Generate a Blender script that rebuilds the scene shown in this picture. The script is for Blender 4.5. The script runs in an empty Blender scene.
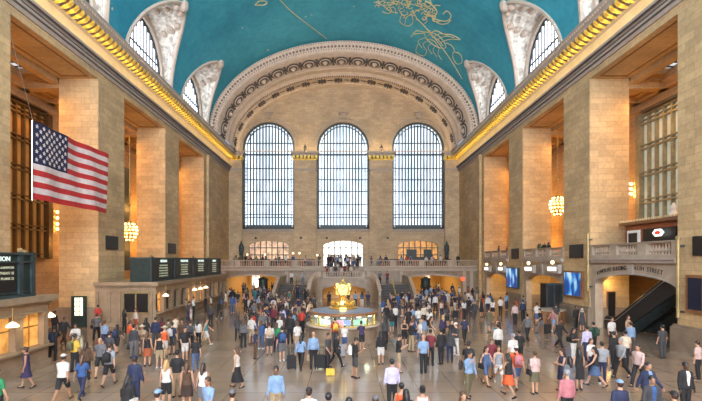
import bpy, bmesh, math, random
from mathutils import Vector, Matrix
S = bpy.context.scene
C = S.collection
PI = math.pi
F = 420.0          # focal length in pixels of the 702 px wide frame
EYE = 5.2
# ---------------------------------------------------------------- camera
cd = bpy.data.cameras.new('camera')
cam = bpy.data.objects.new('camera', cd)
C.objects.link(cam)
cam.location = (0, 0, EYE)
cam.rotation_euler = (PI/2, 0, 0)
cd.sensor_width = 36.0
cd.lens = F/702*36.0
cd.shift_x = (351-344)/702
cd.shift_y = (260-200.5)/702
cd.clip_end = 400
S.camera = cam
# ---------------------------------------------------------------- colour management and world
S.view_settings.view_transform = 'Standard'
S.view_settings.look = 'None'
S.view_settings.gamma = 1.0
S.view_settings.use_curve_mapping = False
S.view_settings.exposure = 0.1
world = bpy.data.worlds.new('sky'); S.world = world
world.use_nodes = True
world.node_tree.nodes['Background'].inputs[0].default_value = (0.55, 0.72, 1.0, 1)
world.node_tree.nodes['Background'].inputs[1].default_value = 0.8

def lamp(kind, name, loc, energy, color, size=1.0, size_y=None, rot=(0,0,0), spot=None):
    d = bpy.data.lights.new(name, kind)
    d.energy = energy; d.color = color
    if kind == 'AREA':
        d.shape = 'RECTANGLE' if size_y else 'SQUARE'
        d.size = size
        if size_y: d.size_y = size_y
    else:
        d.shadow_soft_size = size
    o = bpy.data.objects.new(name, d)
    o.location = loc; o.rotation_euler = rot
    C.objects.link(o)
    return o
WARM = (1.0, 0.46, 0.11)
WARM2 = (1.0, 0.66, 0.30)
DAY = (0.78, 0.88, 1.0)
# strengths, all in one place
E_WEST = 25.0        # western windows, behind the camera
E_EAST = 1.7       # eastern windows
E_LUN = 3.4         # lunette windows in the vault
E_COVE = 6.0       # cove lamps on the architrave, per metre
E_AISLE = 360.0     # warm lamps high in each side aisle bay
E_PASS = 110.0      # lamps in the low passages
for s in (-1, 1):
    # long cove lamps standing on the architrave and shining up on the gilded leaves
    lamp('AREA', 'cove_lamp', (s*18.62, 29, 20.98), E_COVE*82, (1.0, 0.70, 0.30), 0.12, 82, (PI, s*0.25, 0))
    for k, y in enumerate((4.3, 16.6, 28.7, 41.2, 53.5)):
        lamp('AREA', 'aisle_lamp', (s*23.6, y+2.5, 17.8), E_AISLE, WARM, 1.6, 5.0, (0, s*0.25, 0))
for s in (-1, 1):
    for y in (14.5, 27.0, 39.4, 51.6):  # unseen points added behind the piers to warm their inner faces; no fixture
        lamp('POINT', 'aisle_fill', (s*23.7, y, 11.5), 460.0, WARM, .4)
        lamp('POINT', 'aisle_fill', (s*23.7, y, 6.8), 320.0, WARM, .3)
lamp('AREA', 'cove_lamp_east', (0, 69.9, 23.3), 700, (1.0, 0.74, 0.40), 34, .15, (PI, 0, 0))

# ---------------------------------------------------------------- node helpers
def newmat(name):
    m = bpy.data.materials.new(name); m.use_nodes = True
    nt = m.node_tree
    return m, nt, nt.nodes['Principled BSDF']
def nd(nt, t, **kw):
    n = nt.nodes.new(t)
    for k, v in kw.items(): setattr(n, k, v)
    return n
def mixc(nt, fac, a, b, blend='MIX'):
    n = nd(nt, 'ShaderNodeMix', data_type='RGBA', blend_type=blend)
    for sock, v in ((0, fac), (6, a), (7, b)):
        if hasattr(v, 'links'): nt.links.new(v, n.inputs[sock])
        elif sock == 0: n.inputs[0].default_value = v
        else: n.inputs[sock].default_value = (*v, 1) if len(v) == 3 else v
    return n.outputs[2]
def noise(nt, vec, scale, detail=3, rough=.55):
    n = nd(nt, 'ShaderNodeTexNoise'); n.inputs['Scale'].default_value = scale
    n.inputs['Detail'].default_value = detail; n.inputs['Roughness'].default_value = rough
    if vec is not None: nt.links.new(vec, n.inputs['Vector'])
    return n.outputs['Fac']
def ramp(nt, fac, stops):
    n = nd(nt, 'ShaderNodeValToRGB')
    e = n.color_ramp.elements
    while len(e) < len(stops): e.new(0.5)
    for i, (p, c) in enumerate(stops):
        e[i].position = p; e[i].color = (*c, 1) if len(c) == 3 else c
    nt.links.new(fac, n.inputs[0])
    return n.outputs[0]
def wallcoords(nt):
    """u along the wall, v up, chosen from the face's own direction"""
    g = nd(nt, 'ShaderNodeNewGeometry')
    sp = nd(nt, 'ShaderNodeSeparateXYZ'); nt.links.new(g.outputs['Position'], sp.inputs[0])
    sn = nd(nt, 'ShaderNodeSeparateXYZ'); nt.links.new(g.outputs['True Normal'], sn.inputs[0])
    ab = nd(nt, 'ShaderNodeMath', operation='ABSOLUTE'); nt.links.new(sn.outputs[1], ab.inputs[0])
    gt = nd(nt, 'ShaderNodeMath', operation='GREATER_THAN'); nt.links.new(ab.outputs[0], gt.inputs[0]); gt.inputs[1].default_value = .6
    mx = nd(nt, 'ShaderNodeMix', data_type='FLOAT'); nt.links.new(gt.outputs[0], mx.inputs[0])
    nt.links.new(sp.outputs[1], mx.inputs[2]); nt.links.new(sp.outputs[0], mx.inputs[3])
    cb = nd(nt, 'ShaderNodeCombineXYZ'); nt.links.new(mx.outputs[0], cb.inputs[0]); nt.links.new(sp.outputs[2], cb.inputs[1])
    return cb.outputs[0], g.outputs['Position']
def bump(nt, b, h, strength, dist=.05):
    n = nd(nt, 'ShaderNodeBump'); n.inputs['Strength'].default_value = strength; n.inputs['Distance'].default_value = dist
    nt.links.new(h, n.inputs['Height']); nt.links.new(n.outputs[0], b.inputs['Normal'])
def stone(name, c1, c2, mortar, bw=1.25, rh=.46, rough=.7):
    m, nt, b = newmat(name)
    uv, pos = wallcoords(nt)
    br = nd(nt, 'ShaderNodeTexBrick'); nt.links.new(uv, br.inputs['Vector'])
    br.inputs['Scale'].default_value = 1; br.inputs['Brick Width'].default_value = bw; br.inputs['Row Height'].default_value = rh
    br.inputs['Mortar Size'].default_value = .014; br.inputs['Mortar Smooth'].default_value = .3
    br.inputs['Bias'].default_value = -.1
    for k, c in (('Color1', c1), ('Color2', c2), ('Mortar', mortar)): br.inputs[k].default_value = (*c, 1)
    n1 = noise(nt, pos, .35, 4); n2 = noise(nt, pos, 4.0, 3)
    c = mixc(nt, 1.0, br.outputs[0], ramp(nt, n1, [(.3, (.78, .78, .78)), (.75, (1.12, 1.1, 1.06))]), 'MULTIPLY')
    c = mixc(nt, 1.0, c, ramp(nt, n2, [(.3, (.86, .86, .86)), (.7, (1.1, 1.1, 1.1))]), 'MULTIPLY')
    nt.links.new(c, b.inputs['Base Color']); b.inputs['Roughness'].default_value = rough
    bump(nt, b, br.outputs['Fac'], -.5, .03)
    return m
def plain(name, col, rough=.6, metal=0.0, var=.12, nscale=3.0, bmp=0.0):
    m, nt, b = newmat(name)
    g = nd(nt, 'ShaderNodeNewGeometry')
    f = noise(nt, g.outputs['Position'], nscale, 4)
    lo = tuple(max(0, x*(1-var)) for x in col); hi = tuple(min(1, x*(1+var)) for x in col)
    nt.links.new(ramp(nt, f, [(.3, lo), (.7, hi)]), b.inputs['Base Color'])
    b.inputs['Roughness'].default_value = rough; b.inputs['Metallic'].default_value = metal
    if bmp: bump(nt, b, f, bmp, .05)
    return m
def glow(name, col, strength, var=0.0, scale=1.0, pos_scale=(1,1,1)):
    m, nt, b = newmat(name)
    b.inputs['Base Color'].default_value = (*[x*.6 for x in col], 1)
    b.inputs['Roughness'].default_value = .35
    if var:
        g = nd(nt, 'ShaderNodeNewGeometry'); mp = nd(nt, 'ShaderNodeMapping'); mp.inputs['Scale'].default_value = pos_scale
        nt.links.new(g.outputs['Position'], mp.inputs[0])
        f = noise(nt, mp.outputs[0], scale, 3)
        nt.links.new(ramp(nt, f, [(.35, tuple(x*(1-var)*(.86 if i == 0 else .95 if i == 1 else 1) for i, x in enumerate(col))), (.62, col)]), b.inputs['Emission Color'])
    else:
        b.inputs['Emission Color'].default_value = (*col, 1)
    b.inputs['Emission Strength'].default_value = strength
    return m
M = {}
M['stone'] = stone('limestone_blocks', (.56, .40, .215), (.43, .305, .16), (.34, .245, .14))
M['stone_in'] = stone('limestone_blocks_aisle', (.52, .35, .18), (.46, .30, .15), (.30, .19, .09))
M['stone_east'] = stone('limestone_blocks_east', (.55, .41, .255), (.45, .33, .20), (.37, .27, .165), 1.0, .42)
M['trimstone'] = plain('carved_limestone', (.37, .30, .23), .65, 0, .14, 2.0)
M['marble'] = plain('tan_marble', (.225, .17, .12), .35, 0, .22, 1.3)
M['ticketstone'] = plain('brown_ticket_office_stone', (.27, .195, .125), .5, 0, .2, 1.6)
M['beadstone'] = plain('red_brown_bead_stone', (.24, .165, .13), .7, 0, .2, 3.0)
M['cream'] = plain('cream_frieze_stone', (.62, .50, .30), .6, 0, .1, 1.0)
M['greymould'] = plain('grey_moulding_stone', (.36, .31, .27), .6, 0, .1, 2.0)
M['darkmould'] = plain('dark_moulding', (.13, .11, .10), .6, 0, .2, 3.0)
M['plaster'] = plain('relief_plaster', (.72, .67, .61), .7, 0, .5, 2.2, 1.0)
M['plasterrib'] = plain('plaster_rib', (.52, .44, .37), .65, 0, .1, 2.0)
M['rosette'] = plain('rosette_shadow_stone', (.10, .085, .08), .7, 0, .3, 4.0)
M['archstone'] = plain('pale_arch_stone', (.60, .49, .39), .65, 0, .12, 1.5)
M['gold'] = plain('gilded_leaf', (.95, .62, .12), .34, .45, .18, 5.0)
M['brass'] = plain('polished_brass', (.92, .66, .20), .2, .85, .06, 3.0)
M['iron'] = plain('dark_green_iron', (.035, .055, .06), .5, .2, .3, 3.0)
M['irongold'] = plain('bronze_grille', (.34, .26, .12), .45, .5, .2, 3.0)
M['darkbronze'] = plain('dark_bronze_grille', (.10, .06, .025), .45, .4, .2, 3.0)
M['greygreen'] = plain('grey_green_grille', (.26, .25, .17), .5, .3, .2, 3.0)
M['black'] = plain('black_panel', (.012, .012, .013), .4, 0, .2, 3.0)
M['blackgreen'] = plain('dark_green_board', (.012, .028, .026), .45, 0, .3, 3.0)
M['wood'] = plain('brown_wood', (.22, .10, .04), .45, 0, .25, 3.0)
M['redwood'] = plain('mahogany_wood', (.24, .07, .025), .4, 0, .25, 3.0)
M['white'] = plain('white_paint', (.8, .8, .78), .5, 0, .05)
M['steel'] = plain('brushed_steel', (.5, .5, .5), .3, .9, .08, 6.0)
M['rubber'] = plain('black_rubber', (.015, .015, .016), .5, 0, .2)
M['sash'] = M['iron']
M['eastglass'] = glow('east_window_glass', (.76, .87, 1.0), E_EAST, .38, .55, (1.0, 1, .45))
M['westglass'] = glow('west_window_glass', (.94, .94, 1.0), E_WEST)
M['lunglass'] = glow('lunette_glass', (.93, .93, 1.0), E_LUN)
M['lampglow'] = glow('lamp_bulb_glow', (1.0, .70, .32), 4.0)
M['shade'] = glow('opal_lamp_shade', (1.0, .82, .55), 2.4)
M['warmlit'] = glow('lit_ticket_window', (1.0, .48, .12), .6, .85, 1.9)
M['amberglass'] = glow('amber_aisle_glass', (.50, .22, .05), .42, .5, .8)
M['shoplit'] = glow('lit_shop_window', (1.0, .66, .42), .7, .95, 1.6)
M['whitelit'] = glow('white_lit_glass', (1.0, .98, .92), 1.5)
M['aisleglass'] = glow('aisle_window_glass', (.55, .57, .46), .55, .35, .9)
M['skyglass'] = glow('skylight_glass', (.80, .86, .95), .8)

# teal vault with tiny gold stars
def vault_mat():
    m, nt, b = newmat('teal_star_vault')
    g = nd(nt, 'ShaderNodeNewGeometry')
    f = noise(nt, g.outputs['Position'], .12, 5, .6); f2 = noise(nt, g.outputs['Position'], 1.6, 4, .7)
    c = ramp(nt, f, [(.32, (.016, .250, .370)), (.68, (.055, .410, .540))])
    c = mixc(nt, 1.0, c, ramp(nt, f2, [(.3, (.84, .86, .88)), (.7, (1.12, 1.12, 1.1))]), 'MULTIPLY')
    v = nd(nt, 'ShaderNodeTexVoronoi'); v.inputs['Scale'].default_value = .42; nt.links.new(g.outputs['Position'], v.inputs['Vector'])
    lt = nd(nt, 'ShaderNodeMath', operation='LESS_THAN'); nt.links.new(v.outputs['Distance'], lt.inputs[0]); lt.inputs[1].default_value = .052
    c = mixc(nt, lt.outputs[0], c, (.75, .68, .40))
    nt.links.new(c, b.inputs['Base Color']); b.inputs['Roughness'].default_value = .75
    return m
M['vault'] = vault_mat()
def floor_mat():
    m, nt, b = newmat('polished_marble_floor')
    g = nd(nt, 'ShaderNodeNewGeometry')
    br = nd(nt, 'ShaderNodeTexBrick'); nt.links.new(g.outputs['Position'], br.inputs['Vector'])
    br.offset = 0.0
    br.inputs['Scale'].default_value = 1; br.inputs['Brick Width'].default_value = 1.5; br.inputs['Row Height'].default_value = 1.5
    br.inputs['Mortar Size'].default_value = .02; br.inputs['Mortar Smooth'].default_value = .2
    for k, c in (('Color1', (.30, .225, .165)), ('Color2', (.26, .192, .14)), ('Mortar', (.16, .12, .09))): br.inputs[k].default_value = (*c, 1)
    n1 = noise(nt, g.outputs['Position'], .5, 5, .6); n2 = noise(nt, g.outputs['Position'], 5, 4, .65)
    c = mixc(nt, 1.0, br.outputs[0], ramp(nt, n1, [(.25, (.86, .86, .87)), (.75, (1.08, 1.07, 1.06))]), 'MULTIPLY')
    c = mixc(nt, 1.0, c, ramp(nt, n2, [(.2, (.93, .93, .93)), (.8, (1.05, 1.05, 1.05))]), 'MULTIPLY')
    nt.links.new(c, b.inputs['Base Color'])
    nt.links.new(ramp(nt, n1, [(.2, (.10,)*3), (.8, (.19,)*3)]), b.inputs['Roughness'])
    b.inputs['Specular IOR Level'].default_value = .7
    return m
M['floor'] = floor_mat()
def cloth_mat(name, rough=.8):
    m, nt, b = newmat(name)
    oi = nd(nt, 'ShaderNodeObjectInfo'); tc = nd(nt, 'ShaderNodeTexCoord')
    f = noise(nt, tc.outputs['Object'], 9, 3)
    nt.links.new(mixc(nt, 1.0, oi.outputs['Color'], ramp(nt, f, [(.3, (.8, .8, .8)), (.7, (1.1, 1.1, 1.1))]), 'MULTIPLY'), b.inputs['Base Color'])
    b.inputs['Roughness'].default_value = rough
    return m
M['cloth'] = cloth_mat('woven_cloth')
M['skin'] = cloth_mat('skin', .55)
M['hair'] = cloth_mat('hair_strands', .5)

# ---------------------------------------------------------------- mesh helpers
OFF = {}
class MB:
    def __init__(s): s.v = []; s.f = []
    def add(s, vs, fs):
        n = len(s.v); s.v += [tuple(p) for p in vs]; s.f += [tuple(i+n for i in f) for f in fs]
    def hexa(s, p):      # p[0:4] bottom loop, p[4:8] top loop
        s.add(p, [(3,2,1,0), (4,5,6,7), (0,1,5,4), (1,2,6,5), (2,3,7,6), (3,0,4,7)])
    def box(s, x0, x1, y0, y1, z0, z1):
        if x0 > x1: x0, x1 = x1, x0
        if y0 > y1: y0, y1 = y1, y0
        s.hexa([(x0,y0,z0),(x1,y0,z0),(x1,y1,z0),(x0,y1,z0),(x0,y0,z1),(x1,y0,z1),(x1,y1,z1),(x0,y1,z1)])
    def tube(s, p0, p1, r0, r1=None, n=8):
        r1 = r0 if r1 is None else r1
        p0 = Vector(p0); p1 = Vector(p1); d = (p1-p0).normalized()
        a = d.orthogonal().normalized(); b = d.cross(a)
        vs = [p0 + (a*math.cos(t)+b*math.sin(t))*r0 for t in [2*PI*i/n for i in range(n)]]
        vs += [p1 + (a*math.cos(t)+b*math.sin(t))*r1 for t in [2*PI*i/n for i in range(n)]]
        fs = [(i, (i+1)%n, n+(i+1)%n, n+i) for i in range(n)] + [tuple(range(n))[::-1], tuple(range(n, 2*n))]
        s.add(vs, fs)
    def path(s, pts, r, n=6):
        for a, b in zip(pts[:-1], pts[1:]): s.tube(a, b, r, r, n)
    def lathe(s, cx, cy, prof, n=16, axis='z', sx=1, sy=1):
        vs = []
        for r, z in prof:
            for i in range(n):
                t = 2*PI*i/n; vs.append((cx+r*sx*math.cos(t), cy+r*sy*math.sin(t), z))
        fs = []
        for k in range(len(prof)-1):
            for i in range(n):
                j = (i+1)%n; fs.append((k*n+i, k*n+j, (k+1)*n+j, (k+1)*n+i))
        fs += [tuple(range(n))[::-1], tuple(range((len(prof)-1)*n, len(prof)*n))]
        s.add(vs, fs)
    def ball(s, c, r, n=10, sz=1, sy=1, sx=1):
        m = max(4, n//2+1)
        vs = []; 
        for k in range(m+1):
            a = PI*k/m
            for i in range(n):
                t = 2*PI*i/n; vs.append((c[0]+sx*r*math.sin(a)*math.cos(t), c[1]+sy*r*math.sin(a)*math.sin(t), c[2]+sz*r*math.cos(a)))
        fs = []
        for k in range(m):
            for i in range(n):
                j = (i+1)%n; fs.append((k*n+i, (k+1)*n+i, (k+1)*n+j, k*n+j))
        s.add(vs, fs)
    def prism(s, poly, axis, a, b):
        """poly in the plane across axis ('x': (y,z), 'y': (x,z), 'z': (x,y)), from a to b"""
        def P(u, v, w): return {'x': (w, u, v), 'y': (u, w, v), 'z': (u, v, w)}[axis]
        n = len(poly)
        vs = [P(u, v, a) for u, v in poly] + [P(u, v, b) for u, v in poly]
        s.add(vs, [tuple(range(n)), tuple(range(n, 2*n))[::-1]] + [(i, n+i, n+(i+1)%n, (i+1)%n) for i in range(n)])
    def grid(s, rows):
        n = len(rows[0]); vs = [p for r in rows for p in r]
        s.add(vs, [(k*n+i, k*n+i+1, (k+1)*n+i+1, (k+1)*n+i) for k in range(len(rows)-1) for i in range(n-1)])
    def build(s, name, mat, parent=None, smooth=False, origin=None, fix=True):
        me = bpy.data.meshes.new(name)
        if parent is not None: off = OFF[parent.name]
        elif origin is not None: off = Vector(origin)
        else:
            xs = [p[0] for p in s.v]; ys = [p[1] for p in s.v]; zs = [p[2] for p in s.v]
            off = Vector(((min(xs)+max(xs))/2, (min(ys)+max(ys))/2, min(zs)))
        me.from_pydata([(p[0]-off[0], p[1]-off[1], p[2]-off[2]) for p in s.v], [], s.f)
        if fix:
            bm = bmesh.new(); bm.from_mesh(me)
            bmesh.ops.remove_doubles(bm, verts=bm.verts, dist=1e-5) if smooth else None
            bmesh.ops.recalc_face_normals(bm, faces=bm.faces)
            bm.to_mesh(me); bm.free()
        me.materials.append(M[mat] if isinstance(mat, str) else mat)
        if smooth: me.polygons.foreach_set('use_smooth', [True]*len(me.polygons))
        o = bpy.data.objects.new(name, me); C.objects.link(o)
        OFF[o.name] = Vector(off)
        if parent is not None: o.parent = parent
        else: o.location = off
        return o
def tag(o, label, cat, group=None):
    o['label'] = label; o['category'] = cat
    if group: o['group'] = group
    return o
def struct(o):
    o['kind'] = 'structure'; return o
def thing(name, loc, label, cat, group=None):
    o = bpy.data.objects.new(name, None); C.objects.link(o); o.location = loc
    o.empty_display_size = .2
    OFF[o.name] = Vector(loc)
    return tag(o, label, cat, group)
def copytree(root, loc, rotz=0, label=None, group=None):
    r = root.copy(); C.objects.link(r); r.location = loc; r.rotation_euler = (0, 0, rotz)
    if label: r['label'] = label
    if group: r['group'] = group
    for ch in list(root.children):
        c = ch.copy(); C.objects.link(c); c.parent = r
        for g in list(ch.children):
            d = g.copy(); C.objects.link(d); d.parent = c
    return r
def column_wall(mb, us, solids, d0, d1, axis):
    """a wall made of upright slices; solids(u, mid) gives the solid (bottom, top) intervals; axis 'y': spans x, thick in y; 'x': spans y, thick in x"""
    for a, b in zip(us[:-1], us[1:]):
        if b-a < 1e-5: continue
        m = (a+b)/2
        for (za0, za1), (zb0, zb1) in zip(solids(a, m), solids(b, m)):
            if axis == 'y':
                mb.hexa([(a,d0,za0),(b,d0,zb0),(b,d1,zb0),(a,d1,za0),(a,d0,za1),(b,d0,zb1),(b,d1,zb1),(a,d1,za1)])
            else:
                mb.hexa([(d0,a,za0),(d0,b,zb0),(d1,b,zb0),(d1,a,za0),(d0,a,za1),(d0,b,zb1),(d1,b,zb1),(d1,a,za1)])
def arc_us(holes, lo, hi, n=20):
    us = [lo, hi]
    for h in holes:
        c, w = h[0], h[1]
        us += [c - w*math.cos(PI*i/n) for i in range(n+1)]
    us = sorted(set(round(u, 5) for u in us if lo-1e-6 <= u <= hi+1e-6))
    return us
def hole_solids(holes, z0, topf):
    """holes: (centre, half width, sill, spring, rise)"""
    def f(u, mid):
        top = topf(u)
        for c, w, zb, zs, rise in holes:
            if abs(mid-c) < w:
                t = min(1, abs(u-c)/w)
                za = zs + rise*math.sqrt(max(0, 1-t*t))
                out = []
                if zb > z0 + 1e-4: out.append((z0, zb))
                out.append((za, max(top, za+.001)))
                return out
        return [(z0, top)]
    return f
# ================================================================ THE HALL
W = 19.3
PITCH = 12.3
Y0, Y1 = -13.0, 71.0
PIERS = [(33.0-PITCH*k, 36.9-PITCH*k) for k in (3, 2, 1, 0)] + [(45.35, 49.15)]
PIERS = [(-4.1, -0.2), (8.3, 12.2), (20.4, 24.3), (33.0, 36.9), (45.35, 49.15)]
OPENS = [(-13.0, -4.1), (-0.2, 8.3), (12.2, 20.4), (24.3, 33.0), (36.9, 45.35), (49.15, 57.85)]
BAYS = [4.1, 16.5, 28.9, 41.5, 53.8]
ZS = 23.3; VA = 19.1; VB = 12.8
OPEN_TOP = 19.45

mb = MB(); mb.box(-30, 30, Y0-1, 90, -.4, 0)
struct(mb.build('floor', 'floor'))
OUT = 25.6      # the aisles' outer wall plane
for s, side in ((-1, 'left'), (1, 'right')):
    mb = MB()
    for a, b in PIERS:
        mb.box(s*W, s*22.4, a, b, 0, OPEN_TOP)
    mb.box(s*W, s*22.4, 57.85, 71.2, 0, OPEN_TOP)
    mb.box(s*W, s*22.4, Y0, 71.2, OPEN_TOP, 23.25)
    # slim pilaster strips where the end bay begins
    mb.box(s*(W-.35), s*W, 58.9, 60.0, 0 if s < 0 else 0, 20.0)
    struct(mb.build('wall_'+side, 'stone'))
    # plinths of the piers
    mb = MB()
    for a, b in PIERS:
        mb.box(s*(W-.28), s*22.6, a-.22, b+.22, 0, 1.35); mb.box(s*(W-.2), s*22.5, a-.14, b+.14, 1.35, 1.5)
    struct(mb.build('baseboard_'+side, 'marble'))
    # outer aisle wall, aisle end walls
    mb = MB()
    mb.box(s*OUT, s*(OUT+.5), Y0, 60, 0, 21)
    mb.box(s*22.4, s*OUT, 59.3, 60, 0, 21)
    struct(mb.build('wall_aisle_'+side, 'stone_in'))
    # aisle ceiling with beams and coffers, skylights between
    mb = MB()
    mb.box(s*22.4, s*23.3, Y0, 59.4, 19.6, 20); mb.box(s*25.1, s*OUT, Y0, 59.4, 19.6, 20)
    yy = [Y0]
    for a, b in PIERS:
        mb.box(s*23.3, s*25.1, a-.6, b+.6, 19.6, 20)
        mb.box(s*22.4, s*OUT, a, a+.8, 18.7, 19.6); mb.box(s*22.4, s*OUT, b-.8, b, 18.7, 19.6)
        mb.box(s*22.4, s*OUT, a-.2, b+.2, 19.25, 19.6)
    mb.box(s*22.4, s*23.0, Y0, 59.4, 19.0, 19.6)
    # deep entablature on the outer wall
    mb.box(s*(OUT-.75), s*OUT, Y0, 59.4, 19.1, 19.6); mb.box(s*(OUT-.5), s*OUT, Y0, 59.4, 18.7, 19.1)
    mb.box(s*(OUT-.25), s*OUT, Y0, 59.4, 17.9, 18.2)
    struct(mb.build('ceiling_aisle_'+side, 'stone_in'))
    mb = MB(); mb.box(s*23.3, s*25.1, Y0, 59.4, 20.0, 20.1)
    sk = struct(mb.build('window_'+('8' if s < 0 else '9'), 'skyglass'))
    mb = MB()
    y = Y0
    while y < 59:
        mb.box(s*23.3, s*25.1, y, y+.08, 19.9, 20.0); y += .75
    for x in (23.9, 24.5): mb.box(s*x, s*(x+.08), Y0, 59.4, 19.9, 20.0)
    mb.build('glazing_bars', 'black', sk)
    # soffit panels: a sunken dark line on the underside of each opening's lintel
    mb = MB()
    for a, b in OPENS:
        for (u0, u1, v0, v1) in ((W+.5, W+.58, a+.5, b-.5), (W+2.5, W+2.58, a+.5, b-.5), (W+.5, W+2.58, a+.5, a+.6), (W+.5, W+2.58, b-.6, b-.5)):
            mb.box(s*u0, s*u1, v0, v1, OPEN_TOP-.05, OPEN_TOP+.01)
    struct(mb.build('trim_soffit_'+side, 'wood'))

    # ---- entablature: architrave mouldings, cream frieze, gilded leaves, cap
    mb = MB()
    prof = [(W, 19.95), (W-.12, 19.95), (W-.14, 20.2), (W-.28, 20.24), (W-.32, 20.42), (W-.2, 20.46), (W-.24, 20.66), (W-.46, 20.74), (W-.52, 20.92), (W-.4, 20.97), (W-.2, 20.99), (W, 21.0)]
    mb.prism([(s*x, z) for x, z in prof], 'y', Y0, 70.6)
    e = struct(mb.build('trim_architrave_'+side, 'greymould'))
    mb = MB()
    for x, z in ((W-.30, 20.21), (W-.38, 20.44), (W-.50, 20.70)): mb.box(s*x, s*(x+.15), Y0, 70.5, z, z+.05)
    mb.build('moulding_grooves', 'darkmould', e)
    mb = MB(); mb.box(s*(W-.1), s*W, Y0, 70.6, 21.0, 22.0)
    struct(mb.build('trim_frieze_'+side, 'cream'))
    mb = MB()
    prof = [(W, 22.0), (W-.2, 22.0), (W-.35, 22.12), (W-.35, 22.5), (W-1.12, 22.55), (W-1.15, 22.75), (W-1.25, 22.8), (W-1.4, 23.05), (W-1.4, 23.2), (W-.3, 23.25), (W, 23.25)]
    mb.prism([(s*x, z) for x, z in prof], 'y', Y0, 70.4)
    e = struct(mb.build('trim_cornice_'+side, 'greymould'))
    mb = MB()   # the gilded acanthus leaves, each a curled tongue under the cap
    y = Y0+.3
    while y < 70.2:
        h = .20
        for dz, dx, wd in ((0, 0, 1), (.0, 0, 1)):
            pass
        pts = [(W-.34, 22.08, .08), (W-.62, 22.12, .17), (W-.92, 22.22, .22), (W-1.14, 22.42, .17), (W-1.04, 22.58, .08)]
        rows = []
        for x, z, w in pts:
            rows.append([(s*x, y-w, z+.03), (s*(x+.02), y-w*.5, z-.05), (s*x, y, z+.01), (s*(x+.02), y+w*.5, z-.05), (s*x, y+w, z+.03)])
        mb.grid(rows)
        mb.ball((s*(W-1.08), y, 22.50), .12, 6)
        y += .6
    mb.build('gilded_leaves', 'gold', e, fix=False)
    mb = MB()
    y = Y0+.15
    while y < 70.2:
        mb.box(s*(W-1.36), s*(W-1.25), y-.07, y+.07, 22.86, 22.98); y += .3
    mb.build('dentils', 'plasterrib', e, fix=False)

# ---- far (east) wall with its three tall windows
WINX = (-12.75, -.15, 12.55)
WH = 4.4; WB = 10.4; WS = 24.2
RA, RB = 17.85, 11.3
def wall_top(u):
    return ZS + (RB+.2)*math.sqrt(max(0, 1-(u/19.6)**2))
holes = [(x, WH, WB, WS, WH) for x in WINX]
low = [(x, 3.4, 4.2, 7.5, .95) for x in WINX]
mb = MB()
column_wall(mb, arc_us(holes, -W, W, 26), hole_solids(holes, 9.4, wall_top), 71.0, 72.3, 'y')
column_wall(mb, arc_us(low, -W, W, 16), hole_solids(low, 4.2, lambda u: 9.4), 71.0, 72.3, 'y')
ew = struct(mb.build('wall_east', 'stone_east'))
mb = MB()
for x in WINX:     # stepped stone rings round the arches, sill course
    n = 26
    for r0, r1, d in ((WH+.02, WH+.25, .16), (WH+.5, WH+.62, .10)):
        rows = [[(x+r*math.cos(PI*i/n), yy, WS+r*math.sin(PI*i/n)) for i in range(n+1)] for r, yy in ((r0, 71.02), (r0, 71-d), (r1, 71-d), (r1, 71.02))]
        mb.grid(rows)
    mb.box(x-WH, x+WH, 70.75, 71.0, 9.9, 10.2); mb.box(x-WH, x+WH, 70.6, 71.0, 10.2, 10.4)
    mb.box(x-WH, x+WH, 70.9, 71.0, 9.5, 9.6)
    # keystone with scrolls
    mb.box(x-.35, x+.35, 70.5, 71, 29.0, 29.9); mb.ball((x-.45, 70.6, 29.75), .26, 8); mb.ball((x+.45, 70.6, 29.75), .26, 8); mb.box(x-.75, x+.75, 70.45, 71, 29.95, 30.1)
mb.box(-W, W, 70.88, 71.0, 23.5, 23.65)
struct(mb.build('trim_window_surround', 'trimstone'))
# pilasters with gilded capitals
pil = [(-W, -17.15), (-8.35, -4.65), (4.35, 8.15), (16.95, W)]
mb = MB()
for a, b in pil: mb.box(a, b, 70.4, 71.0, 4.2, 22.2)
struct(mb.build('wall_east_pilasters', 'stone_east'))
mb = MB()
for a, b in pil:
    mb.box(a-.12, b+.12, 70.25, 71, 20.25, 20.5); mb.box(a-.06, b+.06, 70.32, 71, 20.1, 20.25); mb.box(a-.1, b+.1, 70.3, 71, 4.2, 5.0)
    mb.box(a-.3, b+.3, 70.0, 71, 22.6, 22.95); mb.box(a-.5, b+.5, 69.8, 71, 22.95, 23.25)
e = struct(mb.build('trim_east_capitals', 'trimstone'))
mb = MB()
for a, b in pil:
    n = max(3, round((b-a)/.62))
    mb.box(a-.1, b+.1, 70.3, 71, 21.95, 22.1)
    for i in range(n+1):
        x = a + (b-a)*i/n
        mb.box(x-.2, x+.2, 69.95, 70.9, 22.12, 22.6); mb.ball((x, 69.93, 22.2), .2, 6, 1.2)
mb.build('gilded_capital_leaves', 'gold', e)
# small urn-like finial on each capital and round wall lamps
mb = MB()
for x in (-6.5, 6.25, -18.2, 18.2): mb.lathe(x, 70.1, [(.28, 23.25), (.28, 23.4), (.1, 23.5), (.3, 23.8), (.2, 24.1), (.05, 24.5)], 8)
struct(mb.build('trim_east_finials', 'darkmould'))
mb = MB()
for x in (-14.9, -8.0+.8, -2.9, 2.7, 7.3): mb.tube((x, 70.9 if abs(x) not in (7.2, 7.3) else 70.3, 8.9), (x, 70.85 if abs(x) not in (7.2, 7.3) else 70.2, 8.9), .2, .2, 12)
struct(mb.build('trim_wall_roundels', 'black'))

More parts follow.
